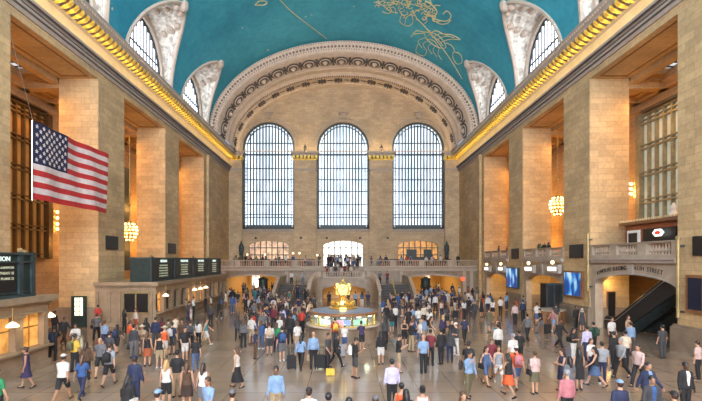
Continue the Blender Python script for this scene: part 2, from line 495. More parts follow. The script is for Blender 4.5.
# ---- windows of the far wall
def big_window(n, xc, y, sgn, glassmat):
    """sgn: which side faces the hall (-1: towards the camera)"""
    mb = MB()
    N = 26
    pts = [(xc-WH+.05, WB+.05)] + [(xc-(WH-.05)*math.cos(PI*i/N), WS+(WH-.05)*math.sin(PI*i/N)) for i in range(N+1)] + [(xc+WH-.05, WB+.05)]
    mb.prism(pts, 'y', y, y+.05)
    g = struct(mb.build('window_%d' % n, glassmat))
    mb = MB()
    yf = y + sgn*.35
    def inside(x, z):
        if z < WS: return abs(x-xc) < WH
        return (x-xc)**2+(z-WS)**2 < WH*WH
    # dark border band with an inner line
    def band(r0, r1, y0, y1, mbx):
        a = [(xc-r0, WB)] + [(xc-r0*math.cos(PI*i/N), WS+r0*math.sin(PI*i/N)) for i in range(N+1)] + [(xc+r0, WB)]
        b = [(xc-r1, WB)] + [(xc-r1*math.cos(PI*i/N), WS+r1*math.sin(PI*i/N)) for i in range(N+1)] + [(xc+r1, WB)]
        mbx.grid([[(u, y0, v) for u, v in a], [(u, y1, v) for u, v in a], [(u, y1, v) for u, v in b], [(u, y0, v) for u, v in b], [(u, y0, v) for u, v in a]])
    band(WH, WH-.30, y, yf, mb); band(WH-.62, WH-.72, y, yf, mb)
    mb.box(xc-WH, xc+WH, y, yf, WB, WB+.75)
    for z, h in ((WB+2.0, .12), (WB+2.5, .12), (WB+4.2, .13), (WB+6.4, .13), (WB+8.4, .13), (WB+10.3, .13), (WB+12.6, .24), (WB+14.6, .13)):
        hw = WH if z < WS else math.sqrt(max(0, WH**2-(z-WS)**2))
        mb.box(xc-hw, xc+hw, y, y+sgn*.28, z, z+h)
    mb.build('window_frame', 'sash', g, fix=False)
    mb = MB()
    nb = 13
    for i in range(1, nb+1):
        x = xc - (WH-.7) + (2*WH-1.4)*i/(nb+1)
        for dx in (0,):
            zt = WS + math.sqrt(max(0, (WH-.3)**2-(x-xc)**2))
            mb.box(x-.105, x+.105, y, y+sgn*.24, WB, zt)
    mb.build('mullions', 'sash', g, fix=False)
    mb = MB()      # pale studs in the dark border
    z = WB+.4
    while z < WS:
        for q in (-1, 1): mb.box(xc+q*(WH-.55), xc+q*(WH-.35), yf-.0, yf+sgn*.03, z, z+.26)
        z += .62
    for i in range(1, 18):
        a = PI*i/18; r = WH-.46
        mb.ball((xc+r*math.cos(a), yf, WS+r*math.sin(a)), .13, 6)
    mb.build('window_studs', 'white', g, fix=False)
for i, x in enumerate(WINX): big_window(i+1, x, 71.7, -1, 'eastglass')

# ---- restaurant windows under them
def low_window(n, xc, kind):
    mb = MB(); N = 16; y = 71.6
    pts = [(xc-3.4, 4.2)] + [(xc-3.4*math.cos(PI*i/N), 7.5+.95*math.sin(PI*i/N)) for i in range(N+1)] + [(xc+3.4, 4.2)]
    mb.prism(pts, 'y', y, y+.05)
    g = struct(mb.build('window_%d' % n, {'w': 'whitelit', 'l': 'shoplit', 'r': 'warmlit'}[kind]))
    mb = MB()
    for i in range(0, 8):
        x = xc-3.4+6.8*i/7; mb.box(x-.07, x+.07, y-.15, y, 4.2, 7.5+.95*math.sqrt(max(0, 1-((x-xc)/3.4)**2)))
    for z in (6.0, 7.2): mb.box(xc-3.4, xc+3.4, y-.15, y, z, z+.14)
    if kind != 'w': mb.box(xc-3.4, xc+3.4, y-.2, y, 4.2, 5.1)
    if kind == 'r': mb.box(xc-1.9, xc+2.3, y-.2, y, 4.2, 5.75); mb.box(xc-1.9, xc-.2, y-.2, y, 5.7, 7.0); mb.box(xc+1, xc+2.3, y-.2, y, 5.7, 7.0)
    mb.build('window_frame', 'iron', g)
for n, x, k in ((4, WINX[0], 'l'), (5, WINX[1], 'w'), (6, WINX[2], 'r')): low_window(n, x, k)

# ---- the vault with its lunettes
TT = math.acos(15.9/VA)
def hw(t): return 4.85*max(0, 1-t**1.7)**.6
def V(th, y, side, k=1.0): return (side*VA*k*math.cos(th), y, ZS+VB*k*math.sin(th))
mb = MB()
NT = 14
for side in (-1, 1):
    edges = [Y0] + BAYS + [59.3]
    cs = [-8.2] + BAYS
    segs = 8
    for j in range(len(cs)+1):
        rows = []
        for k in range(NT+1):
            t = k/NT; th = TT*t
            a = Y0 if j == 0 else cs[j-1]+hw(t)
            b = 59.4 if j == len(cs) else cs[j]-hw(t)
            b = max(b, a)
            rows.append([V(th, a+(b-a)*i/segs, side) for i in range(segs+1)])
        mb.grid(rows)
rows = []
for k in range(49):
    th = TT + (PI-2*TT)*k/48
    rows.append([V(th, Y0+(59.4-Y0)*i/24, 1) for i in range(25)])
mb.grid(rows)
vault = struct(mb.build('ceiling', 'vault', smooth=True))

def lunette(c, side, n):
    XW = 20.05; r = 4.0; zs = 25.1
    NP = 36
    arch = []
    for i in range(NP+1):
        u = i/NP
        if u < .13: arch.append((c-r, 23.0+(zs-23.0)*u/.13))
        elif u > .87: arch.append((c+r, 23.0+(zs-23.0)*(1-u)/.13))
        else:
            a = PI*(u-.13)/.74; arch.append((c-r*math.cos(a), zs+r*math.sin(a)))
    arch_o = []
    for i in range(NP+1):
        u = i/NP; R_ = r+.45
        if u < .13: arch_o.append((c-R_, 23.0+(zs-23.0)*u/.13))
        elif u > .87: arch_o.append((c+R_, 23.0+(zs-23.0)*(1-u)/.13))
        else:
            a = PI*(u-.13)/.74; arch_o.append((c-R_*math.cos(a), zs+R_*math.sin(a)))
    bnd = []
    for i in range(NP+1):
        ph = PI*i/NP; t = math.sin(ph)**.9; sg = -1 if i < NP/2 else 1
        bnd.append(V(TT*t, c+sg*hw(t), side))
    rnd = random.Random(n*7+side)
    rows = []
    K = 14
    for k in range(K+1):
        q = k/K; row = []
        for i in range(NP+1):
            w = Vector((side*XW, arch_o[i][0], arch_o[i][1])) if k else Vector((side*(XW-.25), arch_o[i][0], arch_o[i][1]))
            b = Vector(bnd[i]); p = w.lerp(b, q)
            if 1 < k < K-1 and 2 < i < NP-2:
                p += Vector((side*-.14*rnd.random(), .25*(rnd.random()-.5), .16*(rnd.random()-.5)))
            row.append(tuple(p))
        rows.append(row)
    mb = MB(); mb.grid(rows)
    lu = struct(mb.build('ceiling_lunette', 'plaster', smooth=False))
    # archivolt round the glass and rib along the vault
    mb = MB()
    mb.grid([[(side*x, y, z) for y, z in A] for x, A in ((XW, arch), (XW-.35, arch), (XW-.45, arch_o), (XW-.1, arch_o))])
    for k in range(NP):
        a, b = Vector(bnd[k]), Vector(bnd[k+1])
        mb.tube(a, b, .2, .2, 6)
    # scroll ornament where the rib meets the crown, shields and garlands on the shell
    tip = Vector(bnd[NP//2])
    mb.ball(tip, .55, 8, 1.2); mb.ball(tip+Vector((side*.5, -.5, -.5)), .35, 8); mb.ball(tip+Vector((side*.5, .5, -.5)), .35, 8)
    for q in (.35, .6, .82):
        for i in (NP//2-6, NP//2, NP//2+6):
            w = Vector((side*XW, arch_o[i][0], arch_o[i][1])); p = w.lerp(Vector(bnd[i]), q)
            mb.ball(p, .34+.1*rnd.random(), 7, .8, 1.3)
    mb.build('moulded_rib', 'plasterrib', lu)
    # glass and bars
    mb = MB(); mb.prism([(y, z) for y, z in arch], 'x', side*(XW+.15), side*(XW+.2))
    g = mb.build('lunette_glass', 'lunglass', lu)
    mb = MB()
    for i in range(1, 12):
        y = c-r+2*r*i/12; zt = zs+math.sqrt(max(0, r*r-(y-c)**2))
        mb.box(side*(XW+.04), side*(XW+.14), y-.035, y+.035, 23, zt)
    mb.box(side*(XW+.04), side*(XW+.14), c-r, c+r, 26.1, 26.25)
    for i in range(NP):
        a = arch[i]; b = arch[i+1]
        mb.tube((side*XW, *a), (side*XW, *b), .12, .12, 5)
    for i in range(1, NP, 2): mb.ball((side*(XW-.1), c+(arch[i][0]-c)*.9, zs+(arch[i][1]-zs)*.9 if arch[i][1] > zs else arch[i][1]), .17, 6)
    mb.build('lunette_bars', 'iron', g)
for n, c in enumerate([-8.2]+BAYS):
    for side in (-1, 1): lunette(c, side, n)

# painted zodiac figures: thin gold line work lying on the vault
def onvault(px, py):
    dx = (px-344)/F; dz = (260-py)/F; a, b = VA-.05, VB-.05
    A = dx*dx/a/a + dz*dz/b/b; B = 2*dz*(EYE-ZS)/b/b; Cc = (EYE-ZS)**2/b/b - 1
    y = (-B+math.sqrt(B*B-4*A*Cc))/(2*A)
    return Vector((dx*y, y, EYE+dz*y))
mbz = MB()
def stroke(pts, r=.045, closed=False):
    P = [onvault(*p) for p in pts]
    if closed: P.append(P[0])
    # smooth with Catmull-Rom
    out = []
    for i in range(len(P)-1):
        p0 = P[max(i-1, 0)]; p1 = P[i]; p2 = P[i+1]; p3 = P[min(i+2, len(P)-1)]
        for k in range(4):
            t = k/4
            out.append(.5*((2*p1)+(p2-p0)*t+(2*p0-5*p1+4*p2-p3)*t*t+(3*p1-p0-3*p2+p3)*t**3))
    out.append(P[-1])
    mbz.path(out, r, 4)
stroke([(278, -2), (292, 12), (310, 26), (327, 39)], .05)
stroke([(416, 18), (426, 28), (440, 45), (452, 62), (462, 79)], .05)
# crab
cx, cy = 438, 40
stroke([(cx-14, cy-8), (cx-5, cy-7), (cx+3, cy-2), (cx+8, cy+7), (cx+2, cy+8), (cx-6, cy+4), (cx-12, cy-2)], .045, True)
stroke([(cx-9, cy-6), (cx, cy), (cx+5, cy+6)]); stroke([(cx-12, cy-1), (cx-4, cy+1), (cx+1, cy+8)])
for k in range(5):
    stroke([(cx-14+4*k, cy-7+2.4*k), (cx-8+5*k, cy-12+2.8*k), (cx-2+6*k, cy-9+2.2*k)]) if k else None
    stroke([(cx-13+3.6*k, cy-2+2.4*k), (cx-20+5*k, cy+1+3.2*k), (cx-16+5*k, cy+8+3*k)], .035)
stroke([(cx-14, cy-8), (cx-22, cy-9), (cx-27, cy-3)]); stroke([(cx-14, cy-7), (cx-24, cy-6)]); stroke([(cx-20, cy+4), (cx-22, cy+12), (cx-14, cy+16), (cx-11, cy+10)])
stroke([(cx+15, cy+12), (cx+22, cy+14), (cx+24, cy+22), (cx+19, cy+24), (cx+15, cy+18)], .05, True)
stroke([(cx+8, cy+3), (cx+14, cy+6), (cx+17, cy+12)]); stroke([(cx+6, cy-6), (cx+14, cy-5), (cx+22, cy-1)])
# twins: tumbling figures with curled drapery
def loops(x, y, w, h, n, seed):
    r = random.Random(seed)
    for k in range(n):
        a = r.uniform(0, 2*PI); cx_, cy_ = x+w*(r.random()-.5), y+h*(r.random()-.5)
        L = r.uniform(3, 8); pts = []
        for j in range(6):
            pts.append((cx_+math.cos(a)*j*L/5, cy_+math.sin(a)*j*L/6)); a += r.uniform(.1, .9)*(1 if k % 2 else -1)
        stroke(pts, r.uniform(.03, .055))
loops(392, 4, 34, 12, 22, 3); loops(418, 9, 30, 20, 34, 4); loops(433, 14, 10, 8, 8, 5)
stroke([(402, 14), (400, 22), (408, 26), (413, 22), (411, 15), (406, 18), (405, 24)])
stroke([(430, 16), (438, 20), (447, 21), (451, 16), (447, 11), (443, 14)], .06); stroke([(432, 19), (440, 24), (448, 23), (450, 19)])
stroke([(374, 2), (382, 5), (390, 11), (398, 13)]); stroke([(425, 1), (432, 5), (437, 12), (433, 16), (424, 14)], .07)
stroke([(255, 5), (260, 1), (267, 2), (264, 5), (255, 5)], .05)
mbz.build('painted_zodiac_lines', plain('gold_paint', (.62, .56, .30), .7, 0, .15), vault, fix=False)

# ---- the deep arch in front of the far wall
def earc(a, b, th, y): return (a*math.cos(th), y, ZS+b*math.sin(th))
NA = 72
ths = [PI*i/NA for i in range(NA+1)]
mb = MB()
prof = [(19.3, 13.0, 59.45), (19.08, 12.85, 59.2), (18.95, 12.7, 59.0), (18.8, 12.4, 59.0), (18.72, 12.3, 59.12), (18.66, 12.22, 59.12), (18.3, 11.86, 59.35), (18.22, 11.78, 59.3), (18.1, 11.6, 59.35), (17.95, 11.42, 59.6),
        (17.85, 11.32, 60.2), (17.85, 11.3, 60.7), (17.95, 11.42, 60.75), (17.95, 11.42, 63.6), (17.85, 11.3, 63.65), (17.85, 11.3, 64.1), (17.75, 11.2, 64.2), (17.85, 11.3, 65.6), (17.7, 11.12, 66.2), (17.6, 11.0, 66.5), (17.72, 11.15, 66.9), (17.82, 11.26, 67.1), (17.82, 11.26, 69.6), (17.7, 11.12, 69.7), (17.7, 11.12, 71.1)]
mb.grid([[earc(a, b, th, y) for th in ths] for a, b, y in prof])
ea = struct(mb.build('ceiling_east_arch', 'archstone', smooth=False))
# guilloche and bead rows, rosettes in ovals, dentil row and stars
mb = MB()
def along(a, b, step, th0=.03):
    th = th0; out = []
    while th < PI-.03:
        out.append(th); th += step/math.hypot(a*math.sin(th), b*math.cos(th))
    return out
for th in along(18.5, 12.05, .5): 
    p = earc(18.48, 12.04, th, 59.18); mb.ball(p, .17, 6, 1)
for th in along(18.85, 12.6, .36): mb.ball(earc(18.85, 12.55, th, 58.97), .085, 5)
for th in along(18.2, 11.8, .36): mb.ball(earc(18.2, 11.72, th, 59.3), .085, 5)
for th in along(17.6, 11.0, .34): mb.box(*[q for c_, d in zip(earc(17.58, 10.98, th, 66.45), (.09, .12, .09)) for q in (c_-d, c_+d)])
mb.build('beads_and_dentils', 'beadstone', ea, fix=False)
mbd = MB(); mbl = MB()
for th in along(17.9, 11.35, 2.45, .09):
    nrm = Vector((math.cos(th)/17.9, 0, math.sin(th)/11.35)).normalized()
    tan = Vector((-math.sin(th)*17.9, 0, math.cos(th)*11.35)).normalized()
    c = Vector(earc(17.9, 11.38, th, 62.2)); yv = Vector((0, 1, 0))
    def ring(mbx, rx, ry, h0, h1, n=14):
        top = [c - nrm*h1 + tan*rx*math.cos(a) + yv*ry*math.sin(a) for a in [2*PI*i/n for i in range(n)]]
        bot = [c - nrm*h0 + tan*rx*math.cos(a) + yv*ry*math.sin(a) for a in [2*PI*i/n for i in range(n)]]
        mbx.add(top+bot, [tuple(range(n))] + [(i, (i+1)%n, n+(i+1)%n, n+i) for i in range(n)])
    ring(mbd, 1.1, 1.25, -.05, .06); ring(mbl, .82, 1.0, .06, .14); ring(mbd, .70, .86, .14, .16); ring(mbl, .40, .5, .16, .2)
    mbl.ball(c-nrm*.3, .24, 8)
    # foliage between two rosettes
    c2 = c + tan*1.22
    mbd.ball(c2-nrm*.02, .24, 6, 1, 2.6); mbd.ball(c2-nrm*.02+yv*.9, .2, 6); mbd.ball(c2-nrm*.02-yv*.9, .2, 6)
for th in along(17.8, 11.25, 2.7, .16):
    c = Vector(earc(17.78, 11.2, th, 68.4)); tan = Vector((-math.sin(th)*17.8, 0, math.cos(th)*11.25)).normalized()
    for k in range(4):
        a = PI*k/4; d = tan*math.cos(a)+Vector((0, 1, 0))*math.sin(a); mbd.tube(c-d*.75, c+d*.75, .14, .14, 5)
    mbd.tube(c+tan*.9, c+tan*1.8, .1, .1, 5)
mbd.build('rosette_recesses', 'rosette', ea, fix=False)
mbl.build('rosette_rings', 'archstone', ea, fix=False)

# ---- west wall behind the camera, its windows let in the daylight
mb = MB(); holes_w = [(x, WH, WB, WS, WH) for x in (-12.6, 0, 12.6)]
column_wall(mb, arc_us(holes_w, -26, 26, 20), hole_solids(holes_w, 0, lambda u: 37), Y0-1, Y0, 'y')
struct(mb.build('wall_west', 'stone_east'))
for i, x in enumerate((-12.6, 0, 12.6)):
    mb = MB(); N = 20
    mb.prism([(x-WH, WB)] + [(x-WH*math.cos(PI*k/N), WS+WH*math.sin(PI*k/N)) for k in range(N+1)] + [(x+WH, WB)], 'y', Y0-.6, Y0-.5)
    struct(mb.build('window_%d' % (10+i), 'westglass'))
# ================================================================ EAST END: balcony, passages, stairs
FL = 4.2
mb = MB(); mb.box(-W, W, 60.4, 71.0, 3.7, FL)
struct(mb.build('floor_east_balcony', 'marble'))
eholes = [(-12.75, 4.15, 0, 2.35, .62), (12.75, 4.15, 0, 2.35, .62), (0, 2.7, 0, 2.0, .5)]
mb = MB(); column_wall(mb, arc_us(eholes, -W, W, 18), hole_solids(eholes, 0, lambda u: FL), 60.0, 60.4, 'y')
struct(mb.build('wall_east_lower', 'marble'))
mb = MB()
mb.box(-W, W, 59.72, 60.0, 3.62, 3.78); mb.box(-W, W, 59.6, 60.0, 3.78, 3.98); mb.box(-W, W, 59.85, 60, 3.0, 3.06) if 0 else None
for c, w, *_ in eholes[:2]:
    N = 18
    mb.grid([[(c-r*w*math.cos(PI*i/N), y, 2.35+(.62+dz)*math.sin(PI*i/N)) for i in range(N+1)] for r, dz, y in ((1.0, 0, 59.99), (1.0, 0, 59.88), (1.04, .22, 59.88), (1.04, .22, 59.99))])
for x in (-18.2, -17.2, -8.2, 8.2, 17.2, 18.2): mb.box(x-.22, x+.22, 59.86, 60, 0, 3.6)
struct(mb.build('trim_balcony_band', 'trimstone'))
# passages behind the arches
mb = MB()
for c in (-12.75, 12.75):
    mb.box(c-4.6, c-4.2, 60.4, 74, 0, 3.6); mb.box(c+4.2, c+4.6, 60.4, 74, 0, 3.6); mb.box(c-4.6, c+4.6, 74, 74.4, 0, 3.6)
    mb.box(c-4.6, c+4.6, 71.0, 74.4, 3.55, 3.9)
mb.box(-3.2, 3.2, 66, 66.4, 0, 3.6); mb.box(-3.2, -2.8, 60.4, 66, 0, 3.6); mb.box(2.8, 3.2, 60.4, 66, 0, 3.6)
struct(mb.build('wall_passages', plain('warm_passage_stone', (.62, .42, .16), .6)))
for c in (-12.75, 12.75):
    lamp('AREA', 'passage_lamp', (c, 67, 3.5), 420, (1.0, .60, .18), 6, 8)
lamp('AREA', 'passage_lamp', (0, 63, 3.4), 130, (1.0, .58, .16), 4, 4)
def lit_front(name, x0, x1, y, z0, z1, mat, label, cols=3, group=None, frame='brass'):
    t = thing(name, ((x0+x1)/2, y, z0), label, 'shop front', group)
    a = MB(); a.box(x0, x1, y, y+.1, z0, z1); a.build('display_glass', mat, t)
    a = MB()
    for i in range(cols+1):
        x = x0+(x1-x0)*i/cols; a.box(x-.06, x+.06, y-.08, y, z0, z1)
    a.box(x0, x1, y-.08, y, z1-.35, z1-.25); a.box(x0, x1, y-.08, y, z0, z0+.3)
    a.build('frame', frame, t); return t
lit_front('shop_front', -16.2, -14.7, 73.8, 0, 2.6, 'whitelit', 'bright shop window at the left side of the left passage under the far balcony', 2)
lit_front('shop_front', -11.6, -8.8, 73.8, 0, 2.7, 'whitelit', 'bright white shop front deep in the left passage under the far balcony', 3)
lit_front('shop_front', 14.2, 15.1, 73.8, 0, 2.6, 'whitelit', 'narrow bright doorway deep in the right passage under the far balcony', 1)
lit_front('shop_front', 9.2, 11.0, 73.8, 0, 2.7, 'shoplit', 'amber lit shop front at the left side of the right passage under the far balcony', 3)
# dark kiosk posts standing in both passages
for x, lab in ((-11.9, 'dark advertising pillar standing in the left passage arch'), (12.0, 'dark advertising pillar standing in the right passage arch')):
    t = thing('advertising_pillar', (x, 61.8, 0), lab, 'pillar')
    a = MB(); a.lathe(x, 61.8, [(.75, 0), (.75, .3), (.68, .35), (.68, 2.3)], 16); a.build('drum', 'blackgreen', t)
    a = MB(); a.lathe(x, 61.8, [(.74, 2.3), (.8, 2.45), (.5, 2.6), (.1, 2.75)], 16); a.build('cap', 'iron', t)

def balustrade(label, p0, p1, z0, z1, name='balustrade', panels=None, step=.3, mat='trimstone', seg=5, group=None):
    """p0, p1 in plan; pedestal posts at panel joints"""
    p0 = Vector((*p0, 0)); p1 = Vector((*p1, 0)); L = (p1-p0).length; d = (p1-p0)/L; nn = Vector((-d.y, d.x, 0))
    t = thing(name, ((p0.x+p1.x)/2, (p0.y+p1.y)/2, z0), label, 'balustrade', group)
    def bar(mbx, a, b, w, za, zb):
        A = p0+d*a; B = p0+d*b
        mbx.hexa([(*(A-nn*w).xy, za), (*(B-nn*w).xy, za), (*(B+nn*w).xy, za), (*(A+nn*w).xy, za), (*(A-nn*w).xy, zb), (*(B-nn*w).xy, zb), (*(B+nn*w).xy, zb), (*(A+nn*w).xy, zb)])
    h = z1-z0
    a = MB(); bar(a, 0, L, .2, z0, z0+.2*h); a.build('plinth_course', mat, t)
    a = MB(); bar(a, 0, L, .17, z1-.12*h, z1-.05*h); bar(a, 0, L, .22, z1-.05*h, z1); a.build('handrail', mat, t)
    n = panels or max(1, round(L/4)); pw = .4
    for i in range(n+1):
        c = L*i/n; a = MB(); bar(a, max(0, c-pw), min(L, c+pw), .19, z0+.2*h, z1-.12*h); a.build('pedestal', mat, t)
    me = None
    for i in range(n):
        s0, s1 = L*i/n+pw, L*(i+1)/n-pw; k = max(1, int((s1-s0)/step))
        for j in range(k):
            q = p0+d*(s0+(s1-s0)*(j+.5)/k)
            if me is None:
                a = MB(); hh = h*.68
                a.lathe(0, 0, [(.07, 0), (.07, .08*hh), (.045, .12*hh), (.10, .35*hh), (.05, .7*hh), (.045, .85*hh), (.075, .92*hh), (.075, hh)], seg)
                o = a.build('baluster', mat, t, origin=None); me = o.data
                for v in me.vertices: v.co = v.co + Vector(t.location)
            else:
                o = bpy.data.objects.new('baluster', me); C.objects.link(o); o.parent = t
            o.location = (q.x-t.location.x, q.y-t.location.y, .2*h)
    return t
balustrade('pale stone balustrade of the far balcony, left of the crowded centre steps', (-W, 60.15), (-2.9, 60.15), FL-.05, 5.2, panels=4)
balustrade('pale stone balustrade of the far balcony, right of the crowded centre steps', (2.9, 60.15), (W, 60.15), FL-.05, 5.2, panels=4)
# square speakers set in the balustrade pedestals
for x, lab in ((-4.9, 'small dark square speaker on the far balustrade, left of the centre'), (4.9, 'small dark square speaker on the far balustrade, right of the centre')):
    t = thing('wall_speaker', (x, 59.9, 4.45), lab, 'speaker'); a = MB(); a.box(x-.28, x+.28, 59.78, 59.95, 4.42, 4.98); a.build('case', 'iron', t)
    a = MB(); a.box(x-.22, x+.22, 59.75, 59.78, 4.48, 4.92); a.build('grille', 'black', t)

# the double staircase
mb = MB()
mb.box(-4.0, 4.0, 53.5, 60.0, 2.5, 2.8)                      # upper landing
for k in range(8):                                          # centre flight to the balcony
    mb.box(-2.8, 2.8, 57.2+.38*k, 60.4, 2.8+.175*k, 2.8+.175*(k+1))
for s in (-1, 1):
    mb.box(s*4.0, s*8.3, 54.2, 60.0, 0, 2.0)
    for k in range(5): mb.box(s*4.0, s*(5.4-.28*k), 55.5, 59.5, 2.0+.16*k, 2.0+.16*(k+1))
stairs = struct(mb.build('trim_stair_landings', 'marble'))
for s, sd in ((-1, 'left'), (1, 'right')):
    t = thing('staircase', (s*6.15, 51.8, 0), 'dark flight of steps rising to the landing, on the %s of the curved stair wall' % sd, 'stairs')
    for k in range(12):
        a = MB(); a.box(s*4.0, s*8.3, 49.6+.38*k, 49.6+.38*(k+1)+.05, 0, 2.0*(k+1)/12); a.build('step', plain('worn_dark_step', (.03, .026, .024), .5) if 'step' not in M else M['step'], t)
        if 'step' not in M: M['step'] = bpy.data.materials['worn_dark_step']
    a = MB(); a.path([(s*6.15, 49.4, .95), (s*6.15, 54.3, 2.95), (s*6.15, 54.8, 2.95)], .045, 6)
    for y, z in ((49.5, 0), (51, .7), (52.5, 1.4), (54.2, 2.0)): a.tube((s*6.15, y, z), (s*6.15, y, z+1.0), .035, .035, 6)
    a.build('handrail', 'brass', t)
# curved centre block with its low arch and sweeping parapets
mb = MB()
ch = [(0, 2.7, 0, 1.45, .55)]
column_wall(mb, arc_us(ch, -2.9, 2.9, 16), hole_solids(ch, 0, lambda u: 3.0), 52.0, 52.5, 'y')
sweep = [(2.9, 52.25, 3.15), (3.35, 52.1, 3.1), (3.75, 51.7, 2.75), (4.0, 51.1, 2.3), (4.12, 50.4, 1.8), (4.18, 49.7, 1.3), (4.2, 49.2, 1.05)]
for s in (-1, 1):
    for (x0, y0, z0), (x1, y1, z1) in zip(sweep[:-1], sweep[1:]):
        d = Vector((x1-x0, y1-y0)).normalized(); n = Vector((-d.y, d.x))*.16
        P = [(x0-n.x, y0-n.y), (x1-n.x, y1-n.y), (x1+n.x, y1+n.y), (x0+n.x, y0+n.y)]
        mb.hexa([(s*p[0], p[1], 0) for p in P] + [(s*P[0][0], P[0][1], z0), (s*P[1][0], P[1][1], z1), (s*P[2][0], P[2][1], z1), (s*P[3][0], P[3][1], z0)])
mb.box(-4.0, -2.9, 52.3, 60, 0, 2.5); mb.box(2.9, 4.0, 52.3, 60, 0, 2.5); mb.box(-2.9, 2.9, 52.5, 54, 2.5, 2.8)
struct(mb.build('trim_stair_wall', 'marble'))
mb = MB()   # lighter coping
top = [(x, y, z+.62 if i < 2 else z+.55) for i, (x, y, z) in enumerate(sweep)]
for s in (-1, 1):
    for i in range(len(sweep)-1):
        (x0, y0, z0), (x1, y1, z1) = sweep[i], sweep[i+1]
        d = Vector((x1-x0, y1-y0)).normalized(); n = Vector((-d.y, d.x))
        for w, za, zb in ((.13, 0, .52), (.22, .52, .66)):
            q = n*w; P = [(x0-q.x, y0-q.y), (x1-q.x, y1-q.y), (x1+q.x, y1+q.y), (x0+q.x, y0+q.y)]; Z = (z0, z1, z1, z0)
            mb.hexa([(s*p[0], p[1], z+za) for p, z in zip(P, Z)] + [(s*p[0], p[1], z+zb) for p, z in zip(P, Z)])
    # outer parapet of each flight
    X0 = s*8.45
    pts = [(49.2, 1.0), (54.0, 3.0), (60.0, 3.05)]
    for (y0, z0), (y1, z1) in zip(pts[:-1], pts[1:]):
        mb.hexa([(X0-.2, y0, 0), (X0+.2, y0, 0), (X0+.2, y1, 0), (X0-.2, y1, 0), (X0-.2, y0, z0), (X0+.2, y0, z0), (X0+.2, y1, z1), (X0-.2, y1, z1)])
    mb.box(X0-.32, X0+.32, 48.9, 49.5, 0, 1.25)
struct(mb.build('trim_stair_parapet', 'trimstone'))
mb = MB(); mb.box(-2.9, 2.9, 56.9, 57.1, 0, 2.5)
struct(mb.build('wall_under_stairs', 'stone_in'))
lamp('AREA', 'stair_arch_lamp', (0, 54.3, 2.4), 150, (1.0, .62, .2), 4, 2.5)
balustrade('short straight balustrade in front of the centre landing, above the low arch', (-2.6, 52.25), (2.6, 52.25), 2.98, 3.75, panels=1)

# statues-like bronze stands beside the outer pilasters
for s, sd in ((-1, 'left'), (1, 'right')):
    x = s*14.9*1.14; t = thing('bronze_lantern_stand', (x, 69.4, FL), 'dark bronze lantern stand in front of the far wall, %s of the windows' % sd, 'lantern')
    a = MB(); a.lathe(x, 69.4, [(.5, FL), (.5, FL+.4), (.35, FL+.5), (.32, FL+1.9), (.45, FL+2.1)], 10); a.build('stand', 'iron', t)
    a = MB(); a.lathe(x, 69.4, [(.3, FL+2.1), (.42, FL+2.5), (.42, FL+3.3), (.2, FL+3.7), (.05, FL+4.2)], 8); a.build('lantern', 'iron', t)

# restaurant on the far balcony: tables, low lamps, bar
def table_lamp(x, y, z, lab, h=.9, r=.16):
    t = thing('lamp_post', (x, y, z), lab, 'lamp', 'globe lamps of the balcony restaurant')
    a = MB(); a.tube((x, y, z), (x, y, z+h), .03, .03, 6); a.build('post', 'brass', t)
    a = MB(); a.ball((x, y, z+h+r), r, 8); a.build('globe', 'shade', t)
pn = ['warm globe lamp on the far balcony, %s' % q for q in ('left end of the row beside the centre steps', 'second of the row beside the centre steps', 'beside the left edge of the middle doors', 'in front of the left restaurant window', 'at the left edge of the left window')]
for (x, z), q in zip(((-8.0, 1.9), (-7.0, 1.9), (-4.2, 1.6), (-12.4, 1.7), (-15.2, 1.7)), pn): table_lamp(x, 66, FL, q, z)
for i, (x0, x1, lab) in enumerate(((-17, -11.5, 'long dark restaurant counter behind the left half of the far balustrade'), (-10.8, -4.5, 'low dark restaurant counter by the globe lamps on the far balcony'), (5.2, 9.2, 'dark counter behind the right part of the far balustrade'), (10, 16.4, 'dark bar counter in front of the right restaurant window'))):
    t = thing('bar_counter', ((x0+x1)/2, 65, FL), lab, 'counter')
    a = MB(); a.box(x0, x1, 64.7, 65.3, FL, FL+1.05); a.build('body', 'redwood', t)
    a = MB(); a.box(x0-.1, x1+.1, 64.6, 65.4, FL+1.05, FL+1.15); a.build('worktop', 'black', t)
lamp('AREA', 'balcony_lamp', (-11, 67.5, 7.2), 160, (1, .6, .3), 5, 1.5); lamp('AREA', 'balcony_lamp', (12.5, 67.5, 7.0), 60, (1, .6, .3), 5, 1.5)
t = thing('red_neon_sign', (16.9, 59.85, 2.2), 'small round red glowing sign on the wall right of the right passage', 'sign')
a = MB(); a.lathe(0, 0, [(.3, 0), (.3, .1)], 14)
a.v = [(16.9+p[0], 59.85-p[2], 2.5+p[1]) for p in a.v]; a.build('disc', glow('red_sign_glow', (1, .12, .04), 1.2), t)
